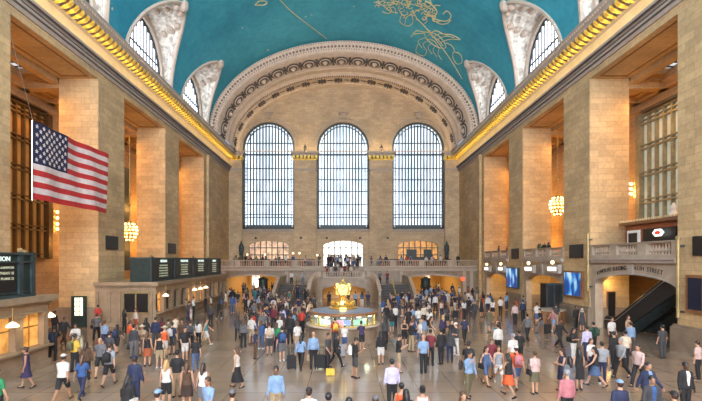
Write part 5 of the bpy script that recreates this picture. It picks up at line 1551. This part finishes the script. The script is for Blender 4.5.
# --- left foreground
P(26.5, 388.5, -60, 'f', 'armout', 'dress', 'purple', hair='bun', skin=1)
carry(P(62.5, 0, 180, 'm', 'walk', 'tshirt', 'white', 'shorts', 'black', 'cap', 'white', 1, head=354.5), 'plastic', 'white', 'R')
P(-3, 0, 170, 'm', 'stand', 'tshirt', 'green', 'trousers', 'black', head=370)
P(82, 398.5, 185, 'f', 'walk2', 'tshirt', 'blue', 'jeans', 'navy', 'long', 'brown', 1)
P(76, 356, 10, 'm', 'phone', 'shirt', 'white', 'trousers', 'khaki', 'short', 'black', 1)
P(74.5, 372, 160, 'm', 'relax', 'tshirt', 'yellow', 'trousers', 'black', 'short', 'black', 2, bag='backpack', bagc='olive')
P(86, 380, 190, 'f', 'stand', 'jacket', 'brown', 'trousers', 'black', 'long', 'darkbrown', 1)
P(100.5, 377, 15, 'm', 'walk', 'tshirt', 'grey', 'shorts', 'black', 'bald', 'black', 0, extra='bald')
P(109, 386, 185, 'm', 'walk', 'tshirt', 'silver', 'shorts', 'black', 'short', 'darkbrown', 0, bag='backpack')
P(109.5, 368, 175, 'm', 'stand', 'tshirt', 'charcoal', 'shorts', 'grey', 'cap', 'navy')
P(98, 328, 180, 'm', 'stand', 'tshirt', 'red', 'trousers', 'khaki', skin=1)
P(96.5, 341, 200, 'm', 'walk', 'tshirt', 'grey', 'trousers', 'black', bag='handbag', side='R')
P(104.5, 349, 170, 'f', 'stand', 'tshirt', 'lightblue', 'shorts', 'navy', 'tail', 'brown')
P(116.7, 354, 180, 'f', 'walk2', 'tshirt', 'charcoal', 'shorts', 'black', 'long', 'black', bag='backpack', bagc='navy')
P(124.5, 332, 150, 'f', 'stand', 'tshirt', 'black', 'trousers', 'black', 'long', 'black')
P(53, 361, 190, 'm', 'counter', 'tshirt', 'black', 'trousers', 'black', 'short', 'black', 2, bag='backpack', bagc='navy')
P(64, 346, 70, 'm', 'walk', 'jacket', 'charcoal', 'trousers', 'brown', skin=1, bag='backpack', bagc='navy')
P(54.5, 337, 160, 'm', 'stand', 'jacket', 'black', 'trousers', 'black', skin=2)
P(134.7, 0, 180, 'm', 'stand', 'jacket', 'navy', 'trousers', 'navy', 'cap', 'navy', 2, head=357, bag='tote', side='R')
P(128, 0, 160, 'f', 'relax', 'shirt', 'black', 'trousers', 'black', 'long', 'black', 1, head=376, bag='handbag', bagc='white', side='L')
P(166.4, 0, 180, 'f', 'stand', 'tank', 'white', 'shorts', 'black', 'long', 'blond', 0, head=361)
P(177, 397, 180, 'm', 'relax', 'tshirt', 'black', 'trousers', 'tan', 'short', 'black', 1)
P(187, 0, 185, 'f', 'stand', 'tank', 'brown', 'skirt', 'darkbrown', 'long', 'brown', 0, head=363)
P(203, 0, 175, 'f', 'relax', 'tank', 'white', 'skirt', 'grey', 'long', 'darkbrown', 1, head=364)
P(209, 0, -25, 'm', 'walk', 'tshirt', 'lightblue', 'jeans', 'denim', 'short', 'darkbrown', 1, head=377)
P(232.5, 0, 180, 'm', 'stand', 'tshirt', 'charcoal', 'trousers', 'black', 'cap', 'grey', 0, head=391)
P(157.5, 0, 170, 'm', 'stand', 'tshirt', 'lightblue', 'trousers', 'black', 'cap', 'lightblue', 0, head=391)
P(195.6, 371.5, 200, 'f', 'walk', 'tshirt', 'black', 'jeans', 'denim', 'tail', 'brown', 0)
P(237, 388, -90, 'f', 'armout', 'tank', 'white', 'longskirt', 'black', 'long', 'brown', 0)
P(147.4, 366, 180, 'f', 'stand', 'tank', 'black', 'skirt', 'rust', 'long', 'brown', 0)
P(159.5, 368, 180, 'f', 'relax', 'tank', 'black', 'shorts', 'khaki', 'bun', 'brown', 0)
P(133.7, 358, 170, 'm', 'stand', 'shirt', 'charcoal', 'trousers', 'grey', 'short', 'black', 0)
P(164.5, 357, 200, 'f', 'stand', 'tank', 'orange', 'shorts', 'white', 'hat', 'cream')
P(142.3, 356, 20, 'f', 'phone', 'shirt', 'tan', 'shorts', 'grey', 'hat', 'cream')
P(130, 349, 150, 'f', 'stand', 'shirt', 'orange', 'trousers', 'grey', 'tail', 'brown')
P(172, 356, 170, 'm', 'stand', 'tshirt', 'navy', 'shorts', 'charcoal', 'short', 'black', bag='backpack', bagc='white')
P(185, 361, 40, 'm', 'relax', 'tshirt', 'black', 'shorts', 'white', 'short', 'black')
P(190.4, 351, 200, 'm', 'walk', 'tshirt', 'grey', 'trousers', 'black', 'short', 'darkbrown', bag='backpack', bagc='charcoal')
P(198.3, 347, 160, 'f', 'stand', 'tshirt', 'white', 'trousers', 'black', 'long', 'black')
P(206, 345, 95, 'f', 'walk', 'tank', 'teal', 'shorts', 'white', 'tail', 'brown')
P(175.6, 341, 190, 'f', 'stand', 'tank', 'cream', 'shorts', 'tan', 'bun', 'brown')
P(155.5, 347, 180, 'm', 'stand', 'jacket', 'navy', 'trousers', 'charcoal', 'short', 'black')
P(146, 345, 170, 'f', 'relax', 'shirt', 'black', 'jeans', 'navy', 'long', 'black')
P(161.5, 344, 190, 'f', 'phone', 'shirt', 'maroon', 'trousers', 'black', 'long', 'darkbrown')
P(182, 350, 10, 'm', 'stand', 'tshirt', 'brown', 'trousers', 'charcoal', 'short', 'black', 1)
P(168.5, 349, 180, 'm', 'stand', 'tshirt', 'olive', 'trousers', 'black', 'short', 'black', 0)
P(187.5, 319, -100, 'm', 'counter', 'shirt', 'tan', 'trousers', 'charcoal')
P(193.5, 316, -100, 'm', 'stand', 'shirt', 'white', 'trousers', 'black')
P(191.0, 323, -90, 'f', 'stand', 'tshirt', 'palepink', 'shorts', 'white', 'long', 'brown', h=1.4)
P(205.3, 313.5, -100, 'm', 'stand', 'jacket', 'black', 'trousers', 'black', skin=2)
P(211, 312, -90, 'f', 'relax', 'tshirt', 'cream', 'jeans', 'navy', 'long')
P(210.5, 326, 150, 'm', 'stand', 'jacket', 'charcoal', 'trousers', 'black', skin=2)
P(136, 331, -30, 'f', 'relax', 'tank', 'white', 'shorts', 'rust', 'long', 'brown')
P(219, 319, 170, 'f', 'walk', 'jacket', 'black', 'jeans', 'black', 'long', 'black')
P(232.6, 313, 180, 'm', 'stand', 'shirt', 'blue', 'jeans', 'denim', 'short', 'darkbrown')
P(245.7, 314, 10, 'f', 'walk2', 'tshirt', 'black', 'jeans', 'black', 'long', 'black')
P(254, 322.5, 185, 'm', 'stand', 'tshirt', 'grey', 'shorts', 'khaki')
# --- left of the booth
P(237.8, 341, 190, 'f', 'walk', 'jacket', 'charcoal', 'jeans', 'black', 'long', 'darkbrown', bag='handbag', bagc='tan', side='L')
P(243.5, 347.5, 175, 'f', 'stand', 'shirt', 'grey', 'trousers', 'black', 'long', 'brown')
P(251.5, 344, 160, 'm', 'relax', 'tshirt', 'white', 'shorts', 'beige', 'short', 'brown')
P(262.5, 338, 10, 'm', 'stand', 'tshirt', 'grey', 'trousers', 'navy', 'short', 'black')
P(255.5, 359, 100, 'm', 'relax', 'tshirt', 'navy', 'trousers', 'brown', 'short', 'black', 2, h=1.55)
P(269.5, 355, 185, 'm', 'stand', 'tshirt', 'white', 'shorts', 'charcoal', 'short', 'brown', bag='backpack', bagc='beige')
P(261.5, 349, 150, 'f', 'folded', 'tshirt', 'blue', 'jeans', 'denim', 'long', 'brown')
P(282, 361, 200, 'm', 'stand', 'tshirt', 'navy', 'shorts', 'grey', 'short', 'black', bag='backpack', bagc='blue')
P(290.3, 344, 180, 'm', 'stand', 'jacket', 'black', 'trousers', 'black', 'short', 'black', 2, h=1.86)
P(276.5, 352, 170, 'f', 'stand', 'tshirt', 'green', 'jeans', 'navy', 'long', 'brown')
P(279.5, 342, 20, 'f', 'stand', 'tshirt', 'white', 'jeans', 'denim', 'long', 'brown')
P(301.8, 334, 160, 'm', 'stand', 'tshirt', 'red', 'trousers', 'black', 'short', 'black', 2)
P(297.4, 351, 200, 'f', 'relax', 'tshirt', 'white', 'skirt', 'tan', 'tail', 'brown')
r_ = P(301, 369.5, 170, 'f', 'walk2', 'shirt', 'lightblue', 'trousers', 'black', 'long', 'black', 1); carry(r_, 'tote', 'tan', 'L')
bag_obj('suitcase', 'black', ((291.5-344)*20.0/F, 20.0, 0), .2, 'black upright suitcase left of the person in light blue shirt near the booth')
P(313.3, 369, 180, 'm', 'stand', 'shirt', 'lightblue', 'trousers', 'black', 'bald', 'black', 0, extra='bald')
bag_obj('suitcase', 'black', ((321.5-344)*20.1/F, 20.1, 0), -.1, 'black upright suitcase right of the bald person in light blue shirt')
P(328, 370.5, 60, 'm', 'relax', 'tshirt', 'charcoal', 'trousers', 'black', 'short', 'black', 1)
bag_obj('tote', 'yellow', ((330.3-344)*18.9/F, 18.9, .44), 0, 'bright yellow shopping bag on the floor left of the booth front')
P(336, 368.5, 110, 'f', 'walk', 'shirt', 'black', 'jeans', 'black', 'long', 'black', bag='handbag', side='L')
P(344.6, 351, 200, 'm', 'stand', 'tshirt', 'white', 'shorts', 'blue', 'cap', 'white', h=1.5)
P(335, 347.5, 190, 'm', 'stand', 'tshirt', 'red', 'trousers', 'charcoal', 'short', 'black', bag='backpack', bagc='yellow')
bag_obj('suitcase', 'silver', ((341.2-344)*22.6/F, 22.6, 0), 0, 'silver grey suitcase standing in front of the booth')
r_ = P(355, 378, 95, 'm', 'phone', 'tshirt', 'black', 'shorts', 'charcoal', 'short', 'black', 1); carry(r_, 'phone', 'black'); carry(r_, 'backpack', 'white')
P(361.8, 350, 190, 'f', 'counter', 'tshirt', 'purple', 'shorts', 'black', 'bun', 'darkbrown')
P(309, 0, 180, 'm', 'stand', 'shirt', 'white', 'trousers', 'black', 'cap', 'black', 0, head=389)
P(328.5, 0, 175, 'm', 'stand', 'tshirt', 'black', 'trousers', 'black', 'short', 'black', 0, head=394.5)
r_ = P(276, 0, 5, 'm', 'stand', 'shirt', 'lightblue', 'trousers', 'khaki', 'short', 'black', 2, head=367.5)
P(349, 0, 180, 'm', 'stand', 'tshirt', 'navy', 'trousers', 'black', 'short', 'black', 0, head=399)
# --- right of the booth
P(380.9, 364.5, 180, 'f', 'stand', 'shirt', 'black', 'shorts', 'white', 'long', 'black', bag='handbag', side='L')
r_ = P(398.5, 372.5, 80, 'm', 'phone', 'tshirt', 'black', 'shorts', 'khaki', 'short', 'black', 0); carry(r_, 'phone', 'black')
P(423.5, 373.5, 185, 'm', 'stand', 'tshirt', 'lightblue', 'trousers', 'black', 'bald', 'black', 0, extra='bald')
P(430.5, 365.5, 150, 'm', 'folded', 'tshirt', 'maroon', 'jeans', 'black', 'short', 'black', 1)
P(441, 365, 200, 'm', 'stand', 'jacket', 'black', 'jeans', 'black', 'short', 'black')
P(450, 364, 160, 'f', 'stand', 'jacket', 'charcoal', 'jeans', 'navy', 'long', 'black', bag='handbag', bagc='blue', side='R')
P(392, 0, 180, 'm', 'stand', 'shirt', 'lilac', 'trousers', 'black', 'short', 'black', 0, head=360)
P(401.5, 0, 170, 'f', 'stand', 'tank', 'orange', 'trousers', 'black', 'short', 'black', 1, head=384)
P(406, 0, 185, 'f', 'stand', 'tshirt', 'black', 'trousers', 'black', 'long', 'black', 1, head=390.5)
P(422.5, 0, 180, 'f', 'stand', 'tank', 'white', 'trousers', 'black', 'bun', 'black', 1, head=391)
P(375.5, 0, 180, 'm', 'stand', 'tshirt', 'navy', 'trousers', 'grey', 'cap', 'grey', 0, head=397)
P(404.4, 346.5, 0, 'f', 'folded', 'tank', 'black', 'shorts', 'black', 'long', 'brown')
P(413.5, 342, 190, 'f', 'walk', 'dress', 'blue', hair='long', hc='brown')
P(422.6, 345.5, 180, 'm', 'stand', 'shirt', 'lightblue', 'trousers', 'khaki', 'short', 'brown', bag='handbag', side='R')
P(398.2, 310.5, 5, 'm', 'stand', 'tshirt', 'blue', 'jeans', 'denim', 'short', 'brown')
P(405, 311, 0, 'm', 'stand', 'shirt', 'white', 'trousers', 'black')
P(383.4, 317, 190, 'f', 'stand', 'shirt', 'blue', 'shorts', 'white', 'tail', 'brown')
P(388, 318, 180, 'f', 'stand', 'tank', 'tan', 'trousers', 'beige', 'long', 'blond')
P(386.5, 326, 200, 'm', 'walk', 'jacket', 'black', 'trousers', 'charcoal')
P(391.8, 333, 180, 'f', 'folded', 'jacket', 'black', 'shorts', 'teal', 'long', 'black')
P(385, 345, 170, 'f', 'walk', 'shirt', 'charcoal', 'trousers', 'black', 'long', 'black')
P(420.4, 309, 180, 'm', 'stand', 'shirt', 'lightblue', 'trousers', 'navy', bag='backpack', bagc='navy')
P(422.8, 320, 180, 'm', 'stand', 'jacket', 'charcoal', 'trousers', 'charcoal')
P(412.5, 330, 170, 'm', 'walk', 'shirt', 'lightblue', 'trousers', 'black')
P(418.5, 330, 190, 'm', 'stand', 'tshirt', 'white', 'jeans', 'denim')
P(408.5, 332, 10, 'm', 'stand', 'tshirt', 'black', 'trousers', 'black')
P(429.5, 331, 170, 'f', 'walk', 'tshirt', 'white', 'trousers', 'beige', 'long')
P(441.5, 318, 200, 'f', 'stand', 'tank', 'palepink', 'jeans', 'navy', 'long', 'brown')
P(435.3, 312, 180, 'm', 'stand', 'shirt', 'white', 'trousers', 'black')
P(443, 341, 190, 'f', 'stand', 'jacket', 'purple', 'shorts', 'black', 'long', 'blond')
P(451.5, 348, 30, 'f', 'stand', 'tshirt', 'black', 'jeans', 'charcoal', 'bun', 'black')
P(451.5, 316, 180, 'f', 'stand', 'tank', 'black', 'shorts', 'khaki', 'long', 'black')
P(447, 327, 200, 'f', 'stand', 'tshirt', 'charcoal', 'skirt', 'black', 'long', 'darkbrown')
P(464, 318, 180, 'f', 'stand', 'tshirt', 'white', 'trousers', 'black', 'long', 'black')
P(468.6, 316, 170, 'm', 'stand', 'tshirt', 'black', 'trousers', 'charcoal')
P(474.5, 321, 0, 'm', 'walk', 'jacket', 'charcoal', 'trousers', 'charcoal')
P(481.5, 317, 180, 'f', 'stand', 'dress', 'black', hair='long', hc='black')
P(488, 313, 180, 'm', 'stand', 'shirt', 'white', 'trousers', 'navy')
P(492.7, 317, 170, 'f', 'stand', 'tshirt', 'white', 'skirt', 'black', 'long', 'black')
P(500.5, 316, 180, 'm', 'stand', 'tshirt', 'white', 'trousers', 'black')
P(506.5, 310, 200, 'm', 'stand', 'shirt', 'lightblue', 'trousers', 'navy')
P(515, 325, 180, 'm', 'stand', 'shirt', 'palepink', 'trousers', 'black')
P(489, 332.5, 190, 'm', 'walk', 'jacket', 'olive', 'shorts', 'grey')
P(464.6, 342.5, 180, 'f', 'walk', 'tshirt', 'navy', 'trousers', 'black', 'bun', 'black')
P(498.7, 343, 200, 'f', 'stand', 'tank', 'black', 'jeans', 'navy', 'long', 'brown', bag='handbag', bagc='teal', side='R')
bag_obj('suitcase', 'black', ((455.2-344)*37.5/F, 37.5, 0), 0, 'small black suitcase on the floor outside the right passage')
P(468.5, 383, 160, 'm', 'walk', 'tshirt', 'black', 'shorts', 'black', 'cap', 'black', 1, bag='tote', bagc='charcoal', side='R')
P(469, 398, 25, 'm', 'call', 'shirt', 'lightblue', 'trousers', 'olive', 'short', 'black', 1)
P(463, 0, 10, 'f', 'stand', 'shirt', 'brown', 'trousers', 'black', 'long', 'brown', 0, head=393)
P(485.7, 385.5, 20, 'f', 'walk', 'tank', 'denim', 'shorts', 'denim', 'long', 'darkbrown', bag='handbag', bagc='black', side='L')
P(491.5, 378, 5, 'm', 'stand', 'tshirt', 'maroon', 'shorts', 'lightblue', 'cap', 'olive')
P(498.4, 384.5, -10, 'f', 'walk2', 'tank', 'silver', 'shorts', 'white', 'long', 'brown')
P(498.2, 357, 180, 'm', 'stand', 'shirt', 'white', 'trousers', 'black', 'short', 'black', bag='tote', side='R')
P(513, 372, 190, 'm', 'stand', 'tshirt', 'white', 'shorts', 'tan', 'short', 'silver')
P(519.3, 366, 170, 'm', 'relax', 'tshirt', 'black', 'trousers', 'black', 'short', 'black', 2)
P(508.8, 397, -150, 'f', 'walk', 'tank', 'black', 'skirt', 'orange', 'long', 'black', 1)
P(516.5, 389.5, 175, 'm', 'walk', 'tshirt', 'orange', 'shorts', 'denim', 'cap', 'white', 0, bag='backpack', bagc='pink')
P(534.7, 394, 185, 'f', 'stand', 'tshirt', 'palepink', 'skirt', 'olive', 'short', 'brown', bag='handbag', side='R')
P(562, 391, -80, 'f', 'folded', 'dress', 'navy', hair='long', hc='darkbrown')
P(569.5, 0, 180, 'f', 'stand', 'tshirt', 'grey', 'jeans', 'denim', 'long', 'black', 1, head=357.5)
P(567, 0, 180, 'm', 'stand', 'shirt', 'pink', 'trousers', 'black', 'short', 'silver', 0, head=371)
P(579, 390, 170, 'f', 'relax', 'dress', 'black', hair='long', hc='black')
P(559.5, 349, 20, 'm', 'walk', 'jacket', 'black', 'trousers', 'black', 'short', 'black', 2, bag='tote', side='R')
P(527.6, 341.5, 180, 'm', 'walk', 'shirt', 'grey', 'trousers', 'black', 'short', 'black')
P(541, 333, -90, 'm', 'pull', 'tshirt', 'black', 'trousers', 'grey', 'short', 'black')
bag_obj('suitcase', 'black', ((547.5-344)*29.6/F, 29.6, 0), .5, 'black rolling suitcase trailing behind the striding person near the cabin')
P(553.3, 331, -60, 'f', 'walk2', 'tank', 'pink', 'shorts', 'lightblue', 'long', 'brown')
P(576, 329.5, 10, 'm', 'stand', 'jacket', 'black', 'trousers', 'black', 'short', 'black', 2)
P(582, 330.5, -20, 'f', 'stand', 'dress', 'charcoal', hair='scarf', hc='white')
P(537, 325, 180, 'm', 'stand', 'tshirt', 'white', 'shorts', 'denim')
P(516, 315, 190, 'f', 'stand', 'tshirt', 'rust', 'trousers', 'black', 'long')
P(523, 321, 180, 'm', 'stand', 'shirt', 'navy', 'trousers', 'black')
P(523.5, 314, 170, 'm', 'stand', 'jacket', 'grey', 'jeans', 'navy')
P(556, 326.5, 150, 'm', 'stand', 'tshirt', 'charcoal', 'trousers', 'khaki')
P(573.5, 360, 20, 'f', 'folded', 'tshirt', 'black', 'jeans', 'white', 'long', 'black', 1)
P(587, 360, 180, 'm', 'stand', 'shirt', 'lilac', 'trousers', 'navy', 'short', 'black')
P(593.5, 354, 190, 'm', 'stand', 'tshirt', 'darkgreen', 'trousers', 'black', 'short', 'black', bag='backpack', bagc='darkgreen')
P(591, 375.5, 10, 'f', 'stand', 'tshirt', 'white', 'jeans', 'navy', 'tail', 'brown')
P(595.6, 387, -110, 'f', 'walk', 'tank', 'black', 'skirt', 'denim', 'long', 'black')
P(602, 386, 160, 'm', 'stand', 'tshirt', 'silver', 'jeans', 'navy', 'short', 'black')
P(611.7, 347, 5, 'm', 'stand', 'tshirt', 'white', 'trousers', 'black', 'short', 'black')
P(628.3, 342, 10, 'f', 'stand', 'tank', 'tan', 'trousers', 'black', 'long', 'brown')
P(630.8, 354, 180, 'm', 'stand', 'shirt', 'lightblue', 'trousers', 'charcoal', 'short', 'brown')
P(625.4, 367, 170, 'm', 'stand', 'tshirt', 'cream', 'trousers', 'black', 'short', 'black')
P(614, 368.5, 190, 'm', 'stand', 'shirt', 'black', 'trousers', 'black', 'short', 'black')
P(621.5, 378, -70, 'm', 'walk', 'shirt', 'silver', 'trousers', 'black', 'short', 'silver')
P(638.5, 387, -60, 'm', 'walk', 'shirt', 'palepink', 'trousers', 'black', 'short', 'black')
P(662.6, 358.5, 180, 'm', 'stand', 'tshirt', 'charcoal', 'trousers', 'charcoal', 'short', 'black')
P(680, 344, 190, 'f', 'stand', 'tank', 'rust', 'trousers', 'navy', 'long', 'black')
P(698, 379, -160, 'f', 'relax', 'tshirt', 'palepink', 'trousers', 'black', 'short', 'darkbrown')
def shirtfront(P_, col, tie=None):
    if P_ is None: return
    e, J, sc = P_; mb = MB(); tz = J['tz']
    mb.grid([[tuple(tz(z, x, -d)) for x, d in ((-w, dd-.01), (0, dd+.012), (w, dd-.01))] for z, w, dd in ((.98, .03, .15), (1.15, .05, .138), (1.3, .065, .15), (1.38, .06, .13), (1.45, .05, .09))])
    me = bpy.data.meshes.new('shirt_front'); me.from_pydata(mb.v, [], mb.f); me.materials.append(M['cloth'])
    o = bpy.data.objects.new('shirt_front', me); C.objects.link(o); o.parent = e; o.location = (0, 0, J['z0']); o.color = (*COL[col], 1); s = o.modifiers.new('t', 'SOLIDIFY'); s.thickness = .012
shirtfront(P(647, 0, 5, 'm', 'walk', 'jacket', 'navy', 'trousers', 'navy', 'short', 'black', 0, head=362, extra='open over a blue shirt'), 'lightblue')
shirtfront(P(652, 0, -10, 'm', 'stand', 'jacket', 'charcoal', 'trousers', 'charcoal', 'short', 'black', 1, head=377), 'blue')
P(620, 0, 180, 'm', 'stand', 'tshirt', 'navy', 'trousers', 'black', 'cap', 'lightblue', 0, head=381)
P(674.4, 0, 180, 'm', 'stand', 'tshirt', 'black', 'trousers', 'black', 'cap', 'black', 0, head=392.5)
shirtfront(P(685.5, 0, 0, 'm', 'stand', 'jacket', 'black', 'trousers', 'black', 'short', 'black', 4, head=363, extra='open over a white shirt'), 'white')
# rider on the middle escalator
r_ = person(22.2, 29.4, 180, 'm', 'stand', 'shirt', 'grey', 'trousers', 'black', 'short', 'darkbrown', 0, 1.72, RF*(30.8-29.3)/8.0, 'riding the middle escalator')

# --- the distant crowd, scattered over the floor where the photograph shows it
cr = random.Random(29)
TC = ['black', 'white', 'grey', 'navy', 'blue', 'lightblue', 'red', 'charcoal', 'tan', 'cream', 'maroon', 'teal', 'olive', 'palepink', 'lilac', 'green', 'brown', 'purple', 'orange', 'khaki']
TWt = [16, 7, 6, 8, 4, 4, 2, 9, 3, 3, 2, 1, 2, 2, 1, 1, 2, 1, 1, 1]
BCc = ['black', 'navy', 'charcoal', 'khaki', 'denim', 'grey', 'white', 'beige', 'brown']; BWt = [9, 5, 5, 3, 4, 3, 2, 2, 1]
def crowd(n, x0, x1, y0, y1, where, z=0, rots=None, dmin=.62, avoid=None, hs=None):
    """random spots in a world rectangle on the floor"""
    k = 0; tries = 0
    while k < n and tries < n*60:
        tries += 1
        x, y = cr.uniform(x0, x1), cr.uniform(y0, y1)
        if any(math.hypot(x-q[5], y-q[6]) < dmin and abs(q[0].location.z-z) < 1 for q in PEOPLE): continue
        if math.hypot(x-bx, y-27.5) < 3.0: continue
        if avoid and avoid(x, y): continue
        sex = cr.choice('mf'); pose = cr.choice(['stand', 'stand', 'relax', 'walk', 'walk2', 'folded', 'phone'])
        top = cr.choices(['tshirt', 'shirt', 'jacket', 'tank', 'dress'], [6, 5, 3, 2, .8] if sex == 'f' else [6, 5, 3, 0, 0])[0]
        bot = cr.choices(['trousers', 'jeans', 'shorts', 'skirt'], [5, 4, 3, 2] if sex == 'f' else [6, 3, 3, 0])[0]
        tc = cr.choices(TC, TWt)[0]; bc = cr.choices(BCc, BWt)[0]
        hair = cr.choice(['long', 'long', 'bun', 'tail', 'short']) if sex == 'f' else cr.choice(['short']*7+['cap'])
        hc = cr.choices(['black', 'darkbrown', 'brown', 'blond'], [4, 5, 3, 1])[0] if hair != 'cap' else cr.choice(['black', 'white', 'navy'])
        rot = cr.choice(rots) + cr.uniform(-25, 25) if rots else cr.choice([0, 180, 180, 90, -90]) + cr.uniform(-35, 35)
        r = person(x, y, rot, sex, pose, top, tc, bot, bc, hair, hc, cr.choices(range(5), [6, 4, 2, 3, 1])[0], None, z if not callable(z) else z(x, y), where if isinstance(where, str) else where(x, y))
        if r is None: continue
        k += 1
        if cr.random() < .2: carry(r, cr.choice(['backpack', 'backpack', 'handbag', 'tote']), cr.choice(['black', 'black', 'navy', 'tan', 'grey', 'red']))
crowd(34, -6.8, -2.6, 28.5, 41, where_of, dmin=.6)
crowd(18, -9, -2.8, 38, 48.5, where_of, dmin=.6)
crowd(18, -14.3, -7.5, 46, 58, where_of, avoid=lambda x, y: x > -9.2 and y > 48)
crowd(7, -15.8, -9.5, 60.8, 66, 'inside the left passage')
crowd(9, 9.3, 16, 60.8, 66, 'inside the right passage')
crowd(26, 4.2, 13, 40, 57, where_of, avoid=lambda x, y: x < 9.2 and y > 47.8)
crowd(13, 2.8, 8, 31, 42, where_of)
crowd(14, 10.5, 17, 43, 56, where_of)
crowd(4, -13.3, -12.4, 34, 50, where_of)
crowd(4, -10, 12, 43, 50, where_of, avoid=lambda x, y: abs(x) < 8.8 and y > 48)
crowd(4, 3.5, 6.2, 22, 27, where_of)
crowd(4, -2.2, 2.2, 53.0, 56.6, 'on the centre landing above the low arch', z=2.8, rots=[0, 180])
# people behind the booth, at the low arch
for px, c1, c2, sx in ((329, 'black', 'black', 'm'), (348, 'charcoal', 'navy', 'm'), (355.5, 'lightblue', 'navy', 'm'), (362, 'denim', 'white', 'f'), (368, 'navy', 'charcoal', 'm')):
    y = 46.0; person((px-344)*y/F, y, 180, sx, 'stand', 'tshirt', c1, 'jeans', c2, 'short' if sx == 'm' else 'long', 'black', 1, 1.7, 0, 'standing behind the booth before the low arch')
# people on the staircases
for x, y, z, a, c1, c2 in ((-6.9, 55.2, 2.0, 0, 'white', 'black'), (-5.4, 54.8, 2.0, 0, 'silver', 'grey'), (-5.6, 50.55, .5, 180, 'navy', 'navy'), (-4.6, 50.2, .333, 180, 'charcoal', 'black'), (4.7, 54.9, 2.0, 0, 'grey', 'black'), (5.7, 55.3, 2.0, 0, 'maroon', 'navy')):
    person(x, y, a, 'm', 'stand', 'tshirt', c1, 'trousers', c2, 'short', 'black', 0, 1.7, z, 'on the %s staircase' % ('left' if x < 0 else 'right'))
# crowd on the centre steps and along the balcony
crowd(30, -2.5, 2.5, 60.2, 63.5, 'on the balcony before the bright middle doors', z=4.2, rots=[0, 180], dmin=.42)
for k in range(8):
    row = k % 4
    for q in range(2):
        x = -2.4+.62*k+.1*q; zz = 2.8+.175*(2*row+1); y = 57.2+.38*(2*row)+.2
        if q == 0: person(x, y, cr.choice([0, 180]), cr.choice('mf'), 'stand', 'tshirt', ['black', 'navy', 'grey', 'white', 'maroon', 'charcoal', 'blue', 'black'][k], 'jeans', BCc[(k*5+row) % 9], 'short', 'black', 0, 1.65, zz, 'on the centre steps up to the balcony')
crowd(14, -17, -3.5, 61.2, 64.2, 'behind the left half of the far balustrade', z=4.2, rots=[0, 180])
crowd(14, 3.5, 17, 61.2, 64.2, 'behind the right half of the far balustrade', z=4.2, rots=[0, 180])
for (x0, x1, y0, y1, w, n) in ((20, 20.9, 25, 32, 'behind the near right balustrade', 1), (20, 20.6, 40.6, 45, 'behind the middle right balustrade', 4), (20, 21, 49.5, 57, 'behind the farthest right balustrade', 3)):
    crowd(n, x0, x1, y0, y1, w, z=5.3, rots=[-90, 90])

# ---- past 300 the farthest of the crowd become one object
import numpy as np
roots = [q[0] for q in PEOPLE]
def weight(e): return e.location.y
roots.sort(key=weight)
far = set(r.name for r in roots[298:])
extra_far = []
if far:
    V_, F_, CO, S_ = [], [], [], []
    nv = 0
    for nm in far:
        e = bpy.data.objects[nm]; L = e['label']; e_loc = e.location.copy()+Vector((0, 0, 1.1))
        Mx = Matrix.Translation(e.location) @ e.rotation_euler.to_matrix().to_4x4() @ Matrix.Diagonal((*e.scale, 1))
        for ch in list(e.children):
            m4 = np.array(Mx @ Matrix.Translation(ch.location) @ Matrix.Diagonal((*ch.scale, 1)))
            me = ch.data; n = len(me.vertices); co = np.empty(n*3); me.vertices.foreach_get('co', co); co = co.reshape(-1, 3) @ m4[:3, :3].T + m4[:3, 3]
            V_.append(co); F_ += [tuple(v+nv for v in p.vertices) for p in me.polygons]; CO.append(np.tile(np.array(ch.color), (n, 1))); nv += n
            bpy.data.objects.remove(ch)
        bpy.data.objects.remove(e)
        for b in [o for o in S.objects if o.parent is None and o.get('label') and (o.location-e_loc).length < 1.0 and o.get('category') in ('backpack', 'handbag', 'bag')]:
            for ch in list(b.children): bpy.data.objects.remove(ch)
            bpy.data.objects.remove(b)
    me = bpy.data.meshes.new('distant_crowd'); me.from_pydata(np.vstack(V_).tolist(), [], F_)
    at = me.color_attributes.new('dye', 'FLOAT_COLOR', 'POINT'); at.data.foreach_set('color', np.vstack(CO).ravel())
    m, nt, b = newmat('crowd_cloth'); an = nd(nt, 'ShaderNodeAttribute'); an.attribute_name = 'dye'; nt.links.new(an.outputs['Color'], b.inputs['Base Color']); b.inputs['Roughness'].default_value = .8
    me.materials.append(m); me.polygons.foreach_set('use_smooth', [True]*len(me.polygons))
    o = bpy.data.objects.new('distant_crowd', me); C.objects.link(o); o['kind'] = 'stuff'; tag(o, 'small distant people on the far balcony and in the far passages', 'crowd')
print('PEOPLE', len(PEOPLE))
